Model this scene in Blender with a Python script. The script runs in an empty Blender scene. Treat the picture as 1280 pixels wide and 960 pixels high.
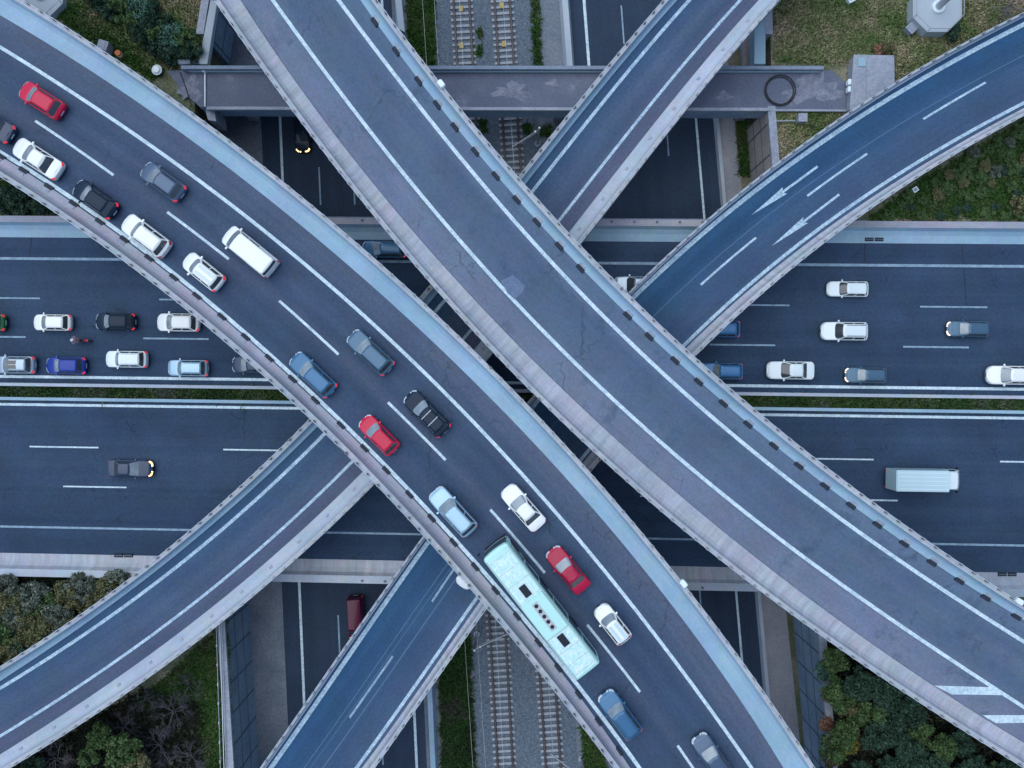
import bpy, bmesh, math, random
import numpy as np
from mathutils import Vector, Matrix
random.seed(7)
rng = np.random.default_rng(11)
sc = bpy.context.scene
COL = sc.collection
CAM_Z = 72.0
F = 922.0
def P(px, py, z=0.0):
    k = (CAM_Z - z) / F
    return ((px - 640) * k, (480 - py) * k, z)

# ------------------------------------------------------------------ materials
def mat(name, c1, c2=None, scale=1.0, rough=0.8, fine=0.0, fine_scale=12.0, metallic=0.0, coat=0.0, bump=0.0,
        emit=None, emit_s=0.0, island=0.0, c3=None, spec=0.5, detail=6.0, coords='Object', lo=0.35, hi=0.65):
    m = bpy.data.materials.new(name); m.use_nodes = True
    nt = m.node_tree; N = nt.nodes; L = nt.links
    b = N['Principled BSDF']
    b.inputs['Roughness'].default_value = rough
    b.inputs['Metallic'].default_value = metallic
    b.inputs['Specular IOR Level'].default_value = spec
    b.inputs['Coat Weight'].default_value = coat
    b.inputs['Coat Roughness'].default_value = 0.08
    if emit:
        b.inputs['Emission Color'].default_value = (*emit, 1); b.inputs['Emission Strength'].default_value = emit_s
    if c2 is None: c2 = tuple(x * 0.93 for x in c1)
    tc = N.new('ShaderNodeTexCoord')
    if coords == 'World':
        g = N.new('ShaderNodeNewGeometry'); src = g.outputs['Position']
    else:
        src = tc.outputs[coords]
    n1 = N.new('ShaderNodeTexNoise'); n1.inputs['Scale'].default_value = scale; n1.inputs['Detail'].default_value = detail
    n1.inputs['Roughness'].default_value = 0.6
    L.new(src, n1.inputs['Vector'])
    r = N.new('ShaderNodeValToRGB'); e = r.color_ramp.elements
    e[0].position = lo; e[1].position = hi
    e[0].color = (*c1, 1); e[1].color = (*c2, 1)
    if c3:
        x = e.new((lo + hi) / 2); x.color = (*c3, 1)
    L.new(n1.outputs['Fac'], r.inputs['Fac'])
    out = r.outputs['Color']
    n2 = None
    if fine > 0:
        n2 = N.new('ShaderNodeTexNoise'); n2.inputs['Scale'].default_value = fine_scale; n2.inputs['Detail'].default_value = 3
        L.new(src, n2.inputs['Vector'])
        mr = N.new('ShaderNodeMapRange'); mr.inputs[1].default_value = 0.3; mr.inputs[2].default_value = 0.7
        mr.inputs[3].default_value = 1 - fine; mr.inputs[4].default_value = 1 + fine
        L.new(n2.outputs['Fac'], mr.inputs[0])
        mx = N.new('ShaderNodeMix'); mx.data_type = 'RGBA'; mx.blend_type = 'MULTIPLY'; mx.inputs[0].default_value = 1
        L.new(out, mx.inputs[6]); L.new(mr.outputs[0], mx.inputs[7]); out = mx.outputs[2]
    if island > 0:
        g2 = N.new('ShaderNodeNewGeometry')
        mr = N.new('ShaderNodeMapRange'); mr.inputs[3].default_value = 1 - island; mr.inputs[4].default_value = 1 + island
        L.new(g2.outputs['Random Per Island'], mr.inputs[0])
        mx = N.new('ShaderNodeMix'); mx.data_type = 'RGBA'; mx.blend_type = 'MULTIPLY'; mx.inputs[0].default_value = 1
        L.new(out, mx.inputs[6]); L.new(mr.outputs[0], mx.inputs[7]); out = mx.outputs[2]
    L.new(out, b.inputs['Base Color'])
    if bump > 0:
        bp = N.new('ShaderNodeBump'); bp.inputs['Strength'].default_value = bump; bp.inputs['Distance'].default_value = 0.05
        L.new((n2 or n1).outputs['Fac'], bp.inputs['Height']); L.new(bp.outputs['Normal'], b.inputs['Normal'])
    m['out'] = 0
    return m

def streaked(name, c1, c2, along=0.04, across=1.2, rough=0.85, fine=0.12, cracks=0.0, stain=0.0, stain_col=(0.1,0.1,0.12),
             cross=0.0, bands=None, patch=0.12, chroma=0.10):
    """road / kerb surface: UV.x runs along the road in metres, UV.y across it"""
    m = bpy.data.materials.new(name); m.use_nodes = True
    nt = m.node_tree; N = nt.nodes; L = nt.links
    b = N['Principled BSDF']; b.inputs['Roughness'].default_value = rough; b.inputs['Specular IOR Level'].default_value = 0.35
    uv = N.new('ShaderNodeUVMap'); uv.uv_map = 'UVMap'
    def noise(vec, scale, detail=4, rough_=0.6):
        n = N.new('ShaderNodeTexNoise'); n.inputs['Scale'].default_value = scale; n.inputs['Detail'].default_value = detail
        n.inputs['Roughness'].default_value = rough_; L.new(vec, n.inputs['Vector']); return n.outputs['Fac']
    def mul(col, fac):
        mx = N.new('ShaderNodeMix'); mx.data_type = 'RGBA'; mx.blend_type = 'MULTIPLY'; mx.inputs[0].default_value = 1
        L.new(col, mx.inputs[6]); L.new(fac, mx.inputs[7]); return mx.outputs[2]
    def rng_(f, a, b_, c, d):
        mr = N.new('ShaderNodeMapRange'); L.new(f, mr.inputs[0])
        for i, v in enumerate((a, b_, c, d)): mr.inputs[i + 1].default_value = v
        return mr.outputs[0]
    mp = N.new('ShaderNodeMapping'); mp.inputs['Scale'].default_value = (along, across, 1); L.new(uv.outputs[0], mp.inputs[0])
    s = noise(mp.outputs[0], 1.0, 3)
    r = N.new('ShaderNodeValToRGB'); e = r.color_ramp.elements; e[0].position = .3; e[1].position = .7
    e[0].color = (*c1, 1); e[1].color = (*c2, 1); L.new(s, r.inputs[0]); col = r.outputs[0]
    if bands:      # wheel tracks, shoulders and side lighting put into tone across the lanes: 0 = left edge line, 1 = right edge line
        u2 = N.new('ShaderNodeUVMap'); u2.uv_map = 'Lane'
        sx = N.new('ShaderNodeSeparateXYZ'); L.new(u2.outputs[0], sx.inputs[0])
        wob = N.new('ShaderNodeMath'); wob.operation = 'MULTIPLY_ADD'; L.new(noise(uv.outputs[0], .3, 3), wob.inputs[0]); wob.inputs[1].default_value = .12; L.new(sx.outputs[1], wob.inputs[2])
        cr = N.new('ShaderNodeValToRGB'); L.new(rng_(wob.outputs[0], -.94, 2.06, 0, 1), cr.inputs[0])
        while len(cr.color_ramp.elements) < len(bands): cr.color_ramp.elements.new(.5)
        for el, (pos, c) in zip(cr.color_ramp.elements, bands): el.position = (pos + 1)/3
        for el, (pos, c) in zip(cr.color_ramp.elements, bands): el.color = (*[v/2 for v in c], 1)
        dbl = N.new('ShaderNodeMix'); dbl.data_type = 'RGBA'; dbl.blend_type = 'ADD'; dbl.inputs[0].default_value = 1
        L.new(cr.outputs[0], dbl.inputs[6]); L.new(cr.outputs[0], dbl.inputs[7]); col = mul(col, dbl.outputs[2])
    for sc_n, amt in ((2.6, chroma), (.45, chroma*.8)):
        nc = N.new('ShaderNodeTexNoise'); nc.inputs['Scale'].default_value = sc_n; nc.inputs['Detail'].default_value = 3; L.new(uv.outputs[0], nc.inputs['Vector'])
        vm = N.new('ShaderNodeVectorMath'); vm.operation = 'MULTIPLY_ADD'; L.new(nc.outputs['Color'], vm.inputs[0]); vm.inputs[1].default_value = (amt*4.5, amt*2.2, amt*3.2)
        vm.inputs[2].default_value = (1 - amt*2.25, 1 - amt*1.1, 1 - amt*1.6); col = mul(col, vm.outputs[0])
    col = mul(col, rng_(noise(uv.outputs[0], 0.22, 5), .3, .7, 1 - patch, 1 + patch))
    col = mul(col, rng_(noise(uv.outputs[0], 4.0, 6, .85), .32, .68, 1 - fine, 1 + fine))
    if cross > 0:
        mp2 = N.new('ShaderNodeMapping'); mp2.inputs['Scale'].default_value = (1.6, 0.12, 1); L.new(uv.outputs[0], mp2.inputs[0])
        col = mul(col, rng_(noise(mp2.outputs[0], 1.0, 4, .7), .35, .65, 1 - cross, 1 + cross * .5))
    if cracks > 0:
        ns = N.new('ShaderNodeTexNoise'); ns.inputs['Scale'].default_value = .9; ns.inputs['Detail'].default_value = 3
        L.new(uv.outputs[0], ns.inputs['Vector'])
        va = N.new('ShaderNodeVectorMath'); va.operation = 'MULTIPLY_ADD'
        L.new(ns.outputs['Color'], va.inputs[0]); va.inputs[1].default_value = (2.2, 2.2, 0); L.new(uv.outputs[0], va.inputs[2])
        vo = N.new('ShaderNodeTexVoronoi'); vo.feature = 'DISTANCE_TO_EDGE'; vo.inputs['Scale'].default_value = .28
        L.new(va.outputs[0], vo.inputs['Vector'])
        line = rng_(vo.outputs['Distance'], .004, .018, 1, 0)
        msk = rng_(noise(uv.outputs[0], .16, 2), .52, .62, 0, 1)
        mm = N.new('ShaderNodeMath'); mm.operation = 'MULTIPLY'; L.new(line, mm.inputs[0]); L.new(msk, mm.inputs[1])
        col = mul(col, rng_(mm.outputs[0], 0, 1, 1, 1 - cracks))
    if stain > 0:
        f = rng_(noise(uv.outputs[0], .35, 6, .7), .55, .72, 0, stain)
        mx = N.new('ShaderNodeMix'); mx.data_type = 'RGBA'; L.new(f, mx.inputs[0]); L.new(col, mx.inputs[6])
        mx.inputs[7].default_value = (*stain_col, 1); col = mx.outputs[2]
    L.new(col, b.inputs['Base Color'])
    bp = N.new('ShaderNodeBump'); bp.inputs['Strength'].default_value = .15; bp.inputs['Distance'].default_value = .01
    L.new(noise(uv.outputs[0], 14, 3), bp.inputs['Height']); L.new(bp.outputs[0], b.inputs['Normal'])
    return m

M = {}
TRK = .90
M['asphalt_a'] = streaked('asphalt deck', (.032,.062,.118), (.053,.084,.144), along=.015, across=.55, cracks=.28, fine=.26, bands=[(-.3,(.8,.9,.95)),(0,(.95,1,1)),(.14,(TRK,TRK,TRK)),(.25,(1.02,1,1)),(.36,(TRK,TRK,TRK)),(.5,(1.28,1.07,1.02)),(.62,(TRK,TRK,TRK)),(.75,(1.02,1,1)),(.86,(TRK,TRK,TRK)),(1.0,(1.1,1.05,1)),(1.15,(1.62,1.32,1.17)),(1.5,(1.75,1.34,1.18))])
M['asphalt_c'] = streaked('asphalt worn', (.072,.114,.182), (.098,.138,.212), along=.015, across=.5, cracks=.36, fine=.2, stain=.75, stain_col=(.036,.074,.122), bands=[(-.5,(1.12,1.15,1.12)),(0,(1.1,1.1,1.08)),(.2,(.86,.90,.93)),(.45,(1.02,.98,.98)),(.7,(.88,.92,.94)),(1.0,(1.1,1.05,1.02)),(1.1,(1.48,1.27,1.18)),(1.7,(1.72,1.40,1.28))])
M['asphalt_b'] = streaked('asphalt ramp', (.041,.080,.146), (.065,.102,.174), along=.015, across=.7, fine=.26, bands=[(-.5,(.62,.90,1.0)),(0,(.70,.92,1.0)),(.3,(.92,.96,1)),(.5,(1.14,1.08,1.04)),(.75,(1.0,.94,.95)),(1.0,(1.3,1.0,.96)),(1.5,(1.5,1.05,.95))])
M['asphalt_d'] = streaked('asphalt slip', (.020,.069,.146), (.035,.086,.170), along=.012, across=.8, fine=.26, bands=[(-.3,(.75,.97,1.02)),(.1,(.78,1.0,1.04)),(.22,(.8,.88,.93)),(.4,(.95,1,1)),(.6,(1.35,1.05,1)),(.8,(1.5,1.0,.92)),(1.0,(1.75,1.1,.98)),(1.5,(1.9,1.15,1))])
M['asphalt_h'] = streaked('asphalt highway', (.018,.042,.085), (.034,.063,.116), along=.005, across=.55, fine=.32, cracks=.35, patch=.18)
M['asphalt_n'] = streaked('asphalt underpass', (.018,.036,.068), (.027,.047,.084), along=.01, across=.6, fine=.3)
M['conc_blue'] = streaked('concrete pale blue', (.24,.375,.485), (.305,.435,.54), along=.05, across=.5, fine=.08, stain=.3, stain_col=(.17,.33,.44))  # bluer half of the decks' side lighting, put into the concrete colour
M['conc_mauve'] = streaked('concrete mauve', (.335,.37,.43), (.41,.43,.485), along=.05, across=.6, fine=.09, cross=.2, stain=.4, stain_col=(.19,.23,.31))  # mauve against pale blue: side lighting put into the concrete colour
M['conc_brown'] = streaked('concrete brown', (.29,.305,.37), (.38,.38,.44), along=.06, across=1.2, fine=.12, stain=.3, stain_col=(.16,.15,.2))
M['conc_white'] = streaked('concrete light', (.34,.40,.48), (.42,.47,.54), along=.05, across=.6, fine=.08, stain=.25, stain_col=(.27,.27,.31))
M['conc_dark'] = mat('concrete dark', (.15,.20,.28), (.22,.27,.35), scale=.5, fine=.15, fine_scale=5, coords='World')  # darker concrete tone for girders, abutments and some bridge edges
M['conc_beam'] = mat('concrete weathered', (.10,.12,.18), (.25,.275,.36), scale=.3, fine=.15, fine_scale=5, coords='World', c3=(.12,.14,.20), lo=.46, hi=.74, detail=10)
M['lime'] = mat('lime stain', (.13,.145,.20), (.23,.25,.32), scale=1.3, fine=.2, fine_scale=6, coords='World', lo=.38, hi=.68, detail=10)
M['fascia'] = mat('concrete fascia', (.22,.34,.46), (.30,.42,.52), scale=.5, fine=.12, fine_scale=4, coords='World')  # colour lifted above the deck's to offset the shade on this face
M['conc_wall'] = mat('concrete panel', (.17,.26,.36), (.25,.345,.44), scale=.4, fine=.12, fine_scale=4, coords='World')
M['joint'] = mat('panel joint', (.07,.10,.14), (.10,.13,.17), scale=2)
M['conc_tan'] = mat('concrete tan', (.33,.30,.30), (.43,.39,.38), scale=.4, fine=.12, fine_scale=4, coords='World')
M['conc_grey'] = mat('concrete grey', (.24,.275,.35), (.33,.36,.43), scale=.5, fine=.12, fine_scale=4, coords='World')
M['floor_n'] = mat('trench verge paving', (.10,.13,.17), (.16,.185,.225), scale=.4, fine=.2, fine_scale=4, coords='World')
M['mauve_walk'] = mat('footway paving', (.24,.25,.29), (.31,.315,.345), scale=.3, fine=.12, fine_scale=5, coords='World')
M['paint'] = mat('road paint', (.54,.67,.74), (.34,.47,.56), scale=.9, fine=.22, fine_scale=4, lo=.42, hi=.78, detail=10, rough=.7, coords='World')
M['paint_dim'] = mat('road paint worn', (.27,.39,.50), (.17,.26,.36), scale=1.5, fine=.3, fine_scale=6, rough=.8, coords='World')
M['paint_mid'] = mat('road paint faded', (.42,.56,.66), (.20,.32,.43), scale=1.1, fine=.3, fine_scale=5, rough=.75, coords='World', lo=.40, hi=.78, detail=10)
M['faint'] = mat('road seam', (.07,.135,.235), (.09,.155,.26), scale=1.5, rough=.9, coords='World')
M['coping'] = streaked('coping concrete', (.36,.40,.45), (.46,.48,.51), along=.3, across=1, fine=.1, cross=.15, stain=.35, stain_col=(.28,.36,.42))
M['rail_paint'] = mat('railing metal', (.42,.48,.56), (.52,.56,.62), scale=2, rough=.5, metallic=.2, coords='World')
M['rail_post'] = mat('railing post', (.08,.10,.13), (.13,.15,.18), scale=3, rough=.6)
M['drain'] = mat('drain iron', (.018,.028,.045), (.035,.045,.065), scale=6, rough=.8, spec=.15)
M['steel'] = mat('rail steel', (.045,.04,.045), (.09,.068,.066), scale=2, rough=.5, metallic=.3)
M['sleeper'] = mat('concrete sleeper', (.24,.28,.33), (.36,.38,.41), scale=2, fine=.2, rough=.9)
M['ballast'] = mat('ballast', (.06,.09,.125), (.15,.185,.225), scale=5, fine=.4, fine_scale=11, rough=.95, coords='World', bump=.6, lo=.3, hi=.7)
M['yellow'] = mat('yellow box', (.45,.36,.12), (.38,.30,.12), scale=3)
M['galv'] = mat('galvanised steel', (.36,.40,.44), (.46,.50,.54), scale=4, rough=.5, metallic=.5)
M['white_box'] = mat('white enamel', (.75,.85,.88), (.68,.78,.82), scale=3, rough=.4)
M['black_rubber'] = mat('black rubber', (.015,.017,.022), (.03,.032,.04), scale=5, rough=.7)
M['rim'] = mat('alloy rim', (.35,.37,.4), scale=3, rough=.35, metallic=.8)
M['wire'] = mat('wire metal', (.45,.47,.5), scale=3, rough=.5, metallic=.3)
M['orange'] = mat('orange plastic', (.55,.16,.06), (.45,.12,.05), scale=3)
M['ground'] = mat('ground soil and grass', (.07,.09,.045), (.22,.20,.15), scale=.22, fine=.4, fine_scale=6, rough=.95, coords='World', c3=(.11,.125,.07), bump=.5)
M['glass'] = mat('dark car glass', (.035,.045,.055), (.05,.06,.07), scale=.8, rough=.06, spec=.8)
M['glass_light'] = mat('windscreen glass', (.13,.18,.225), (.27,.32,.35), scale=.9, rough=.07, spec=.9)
M['tail_on'] = mat('tail lamp lit', (.5,.02,.03), scale=3, rough=.3, emit=(1,.06,.10), emit_s=.5)
M['tail_off'] = mat('tail lamp', (.28,.02,.03), scale=3, rough=.25, emit=(1,.05,.08), emit_s=.12)
M['head_off'] = mat('head lamp glass', (.55,.62,.66), scale=3, rough=.15, spec=.8)
M['head_on'] = mat('head lamp lit', (.9,.7,.4), scale=3, rough=.2, emit=(1,.58,.22), emit_s=3)
M['head_warm'] = mat('head lamp glowing', (.9,.75,.6), scale=3, rough=.2, emit=(1,.75,.6), emit_s=.9)
M['plate'] = mat('number plate', (.6,.62,.65), scale=3, rough=.4)
M['trim'] = mat('black trim', (.014,.02,.03), scale=3, rough=.5, spec=.2)
M['skin'] = mat('skin', (.42,.26,.2), scale=3, rough=.6)
M['jacket'] = mat('mauve jacket', (.22,.16,.2), (.17,.13,.17), scale=5, rough=.8)
def paint(name, c, metallic=.25, rough=.32):
    return mat(name, c, tuple(x * .96 for x in c), scale=.6, rough=rough, metallic=metallic, coat=.5 if min(c) > .25 else .14, spec=.5 if min(c) > .25 else .3)
PAINT = dict(
    red=paint('red paint', (.56,.010,.055), 0), darkred=paint('crimson paint', (.40,.006,.05), 0), white=paint('white paint', (.82,.85,.84), 0),
    white2=paint('cool white paint', (.70,.80,.84), 0), black=mat('black paint', (.008,.020,.042), (.011,.026,.052), scale=.6, rough=.3, coat=.05, spec=.15), navy=mat('navy paint', (.014,.036,.085), (.018,.042,.095), scale=.6, rough=.32, coat=.2, spec=.4),
    grey=paint('slate paint', (.075,.12,.19), .25), steelblue=paint('steel blue paint', (.05,.15,.28), .2), blue=paint('royal blue paint', (.01,.04,.28), .1),
    silver=paint('silver paint', (.34,.43,.52), .45), lightblue=paint('pale blue paint', (.30,.47,.60), .35), plum=paint('dark plum paint', (.09,.004,.034), 0), green=paint('green paint', (.03,.16,.06)),
    bluegrey=paint('blue grey paint', (.07,.14,.215), .25), cardblue=paint('mid blue paint', (.045,.17,.37), .2), mint=paint('mint paint', (.42,.74,.70), 0, .45),
    pale=paint('pale cyan paint', (.50,.68,.74), 0, .45))

# ------------------------------------------------------------------ mesh helpers
def link(o, parent=None):
    COL.objects.link(o)
    if parent: o.parent = parent
    return o
def mesh_obj(name, verts, faces, m, parent=None, uvs=None, smooth=False, mats=None, fm=None):
    me = bpy.data.meshes.new(name)
    me.from_pydata([tuple(v) for v in verts], [], [tuple(f) for f in faces])
    if uvs is not None:
        ul = me.uv_layers.new(name='UVMap')
        idx = np.empty(len(me.loops), dtype=np.int32); me.loops.foreach_get('vertex_index', idx)
        arr = np.asarray(uvs, dtype=np.float32)[idx].ravel(); ul.data.foreach_set('uv', arr)
    for k in (mats or [m]): me.materials.append(k)
    if fm: me.polygons.foreach_set('material_index', fm)
    if smooth: me.polygons.foreach_set('use_smooth', [True] * len(me.polygons))
    me.update()
    return link(bpy.data.objects.new(name, me), parent)
def bm_obj(name, bm, m, parent=None, smooth_angle=None, bevel=0.0):
    if bevel > 0:
        bmesh.ops.bevel(bm, geom=[e for e in bm.edges], offset=bevel, segments=2, affect='EDGES', clamp_overlap=True)
    bmesh.ops.recalc_face_normals(bm, faces=bm.faces[:])
    if smooth_angle is not None:
        for f in bm.faces: f.smooth = True
        for e in bm.edges:
            if len(e.link_faces) == 2 and e.calc_face_angle(0) > math.radians(smooth_angle): e.smooth = False
    me = bpy.data.meshes.new(name); bm.to_mesh(me); bm.free(); me.materials.append(m)
    return link(bpy.data.objects.new(name, me), parent)
def add_box(bm, c, s, rz=0.0, taper=1.0):
    vs = []
    for dz in (-.5, .5):
        k = taper if dz > 0 else 1
        for dx, dy in ((-.5,-.5),(.5,-.5),(.5,.5),(-.5,.5)):
            x, y = dx * s[0] * k, dy * s[1] * k
            vs.append(bm.verts.new((c[0] + x * math.cos(rz) - y * math.sin(rz), c[1] + x * math.sin(rz) + y * math.cos(rz), c[2] + dz * s[2])))
    for f in ((3,2,1,0),(4,5,6,7),(0,1,5,4),(1,2,6,5),(2,3,7,6),(3,0,4,7)): bm.faces.new([vs[i] for i in f])
def box(name, c, s, m, parent=None, rz=0.0, bevel=0.0, taper=1.0):
    bm = bmesh.new(); add_box(bm, c, s, rz, taper); return bm_obj(name, bm, m, parent, bevel=bevel)
def add_tube(bm, pts, r, n=6, r1=None):
    pts = [Vector(p) for p in pts]; rings = []
    for i, p in enumerate(pts):
        d = (pts[min(i + 1, len(pts) - 1)] - pts[max(i - 1, 0)]).normalized()
        a = d.orthogonal().normalized(); b = d.cross(a)
        rr = r if r1 is None else r + (r1 - r) * i / max(1, len(pts) - 1)
        rings.append([bm.verts.new(p + a * rr * math.cos(2*math.pi*k/n) + b * rr * math.sin(2*math.pi*k/n)) for k in range(n)])
    for A, B in zip(rings, rings[1:]):
        for k in range(n): bm.faces.new((A[k], A[(k+1) % n], B[(k+1) % n], B[k]))
    bm.faces.new(rings[0][::-1]); bm.faces.new(rings[-1])
def tube(name, pts, r, m, parent=None, n=6, r1=None):
    bm = bmesh.new(); add_tube(bm, pts, r, n, r1); return bm_obj(name, bm, m, parent, smooth_angle=50)
def add_cyl(bm, c, r, h, n=20, r2=None, axis='z'):
    r2 = r if r2 is None else r2
    lo = []; hi = []
    for k in range(n):
        a = 2*math.pi*(k + .5)/n
        def pt(rr, t):
            if axis == 'z': return (c[0]+rr*math.cos(a), c[1]+rr*math.sin(a), c[2]+t)
            return (c[0]+rr*math.cos(a), c[1]+t, c[2]+rr*math.sin(a))
        lo.append(bm.verts.new(pt(r, -h/2))); hi.append(bm.verts.new(pt(r2, h/2)))
    for k in range(n): bm.faces.new((lo[k], lo[(k+1)%n], hi[(k+1)%n], hi[k]))
    bm.faces.new(lo[::-1]); bm.faces.new(hi)
def cyl(name, c, r, h, m, parent=None, n=20, r2=None, axis='z'):
    bm = bmesh.new(); add_cyl(bm, c, r, h, n, r2, axis); return bm_obj(name, bm, m, parent, smooth_angle=40)
def tag(o, label=None, cat=None, group=None, kind=None):
    if label: o['label'] = label
    if cat: o['category'] = cat
    if group: o['group'] = group
    if kind: o['kind'] = kind
    return o
def empty(name, loc, rz=0.0, label=None, cat=None, group=None):
    o = bpy.data.objects.new(name, None); o.location = loc; o.rotation_euler = (0, 0, rz); o.empty_display_size = .5
    return tag(link(o), label, cat, group)
def local(root, pts):
    return [Vector(p) - root.location for p in pts]
def sheet(name, polyA, polyB, m, parent=None, kind=None, z=None):
    """strip between two polylines of the same length"""
    n = len(polyA); vs = list(polyA) + list(polyB)
    if z is not None: vs = [(v[0], v[1], z) for v in vs]
    fs = [(i, i+1, n+i+1, n+i) for i in range(n-1)]
    d = [0]
    for i in range(1, n): d.append(d[-1] + (Vector(polyA[i]) - Vector(polyA[i-1])).length)
    w = [(Vector(polyB[i]) - Vector(polyA[i])).length for i in range(n)]
    uv = [(d[i], 0) for i in range(n)] + [(d[i], w[i]) for i in range(n)]
    o = mesh_obj(name, vs, fs, m, parent, uvs=uv)
    # make it face up
    me = o.data
    if me.polygons and me.polygons[0].normal.z < 0: me.flip_normals()
    if kind: o['kind'] = kind
    return o

# ------------------------------------------------------------------ overpasses
class Deck:
    def __init__(s, z, axis, edges, deg=4, ext=35.0):
        """edges: name -> (height above deck, list of traced points)"""
        s.z = z
        a = Vector(P(*axis[0], z)); b = Vector(P(*axis[1], z))
        s.o = a; d = (b - a); d.z = 0; d.normalize(); s.d = d; s.n = Vector((-d.y, d.x, 0))   # n = left of travel direction
        s.fit = {}
        for k, (dz, pts) in edges.items():
            w = [Vector(P(x, y, z + dz)) - a for x, y in pts]
            u = np.array([q.dot(s.d) for q in w]); v = np.array([q.dot(s.n) for q in w])
            c = np.polyfit(u / 50, v, deg)
            s.fit[k] = (c, u.min(), u.max())
        s.u0 = min(f[1] for f in s.fit.values()) - ext; s.u1 = max(f[2] for f in s.fit.values()) + ext
    def v(s, k, u):
        c, a, b = s.fit[k]; a -= 1.5; b += 1.5
        p = np.poly1d(c)
        if u < a: return p(a/50) + p.deriv()(a/50)/50 * (u - a)
        if u > b: return p(b/50) + p.deriv()(b/50)/50 * (u - b)
        return float(p(u/50))
    def at(s, u, v, dz=0.0):
        q = s.o + s.d * u + s.n * v
        return Vector((q.x, q.y, s.z + dz))
    def uv(s, px, py, dz=0.0):
        q = Vector(P(px, py, s.z + dz)) - s.o
        return q.dot(s.d), q.dot(s.n)
    def heading(s, k, u):
        return math.atan2(*reversed((s.at(u + .5, s.v(k, u + .5)) - s.at(u - .5, s.v(k, u - .5))).to_2d()))
    def us(s, step=1.5, a=None, b=None):
        a = s.u0 if a is None else a; b = s.u1 if b is None else b
        n = max(2, int((b - a) / step) + 1)
        return list(np.linspace(a, b, n))
    def strip(s, name, f0, f1, m, parent, dz, us=None, dz1=None):
        us = us or s.us()
        A = [s.at(u, f0(u), dz) for u in us]; B = [s.at(u, f1(u), dz if dz1 is None else dz1) for u in us]
        return sheet(name, A, B, m, parent)
    def profile(s, name, pts, m, parent, us=None, smooth=True):
        """pts: list of (func(u)->v, dz); lofts them along the deck"""
        us = us or s.us(); n = len(pts); vs = []; uvs = []
        for u in us:
            v0 = pts[0][0](u); acc = 0; prev = None
            for f, dz in pts:
                vv = f(u); vs.append(s.at(u, vv, dz))
                if prev: acc += math.hypot(vv - prev[0], dz - prev[1])
                prev = (vv, dz); uvs.append((u, acc))
        fs = [(i*n+j, i*n+j+1, (i+1)*n+j+1, (i+1)*n+j) for i in range(len(us)-1) for j in range(n-1)]
        o = mesh_obj(name, vs, fs, m, parent, uvs=uvs)
        return o

def lane_uv(D, o, us):
    me = o.data; ul = me.uv_layers.new(name='Lane'); n = len(us)
    lane = []
    for k in ('Lin', 'Rin'):
        for u in us: lane.append((u, (D.v(k, u) - D.v('Lline', u))/(D.v('Rline', u) - D.v('Lline', u))))
    idx = np.empty(len(me.loops), dtype=np.int32); me.loops.foreach_get('vertex_index', idx)
    ul.data.foreach_set('uv', np.asarray(lane, dtype=np.float32)[idx].ravel())
    me.uv_layers.active_index = 0

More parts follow.
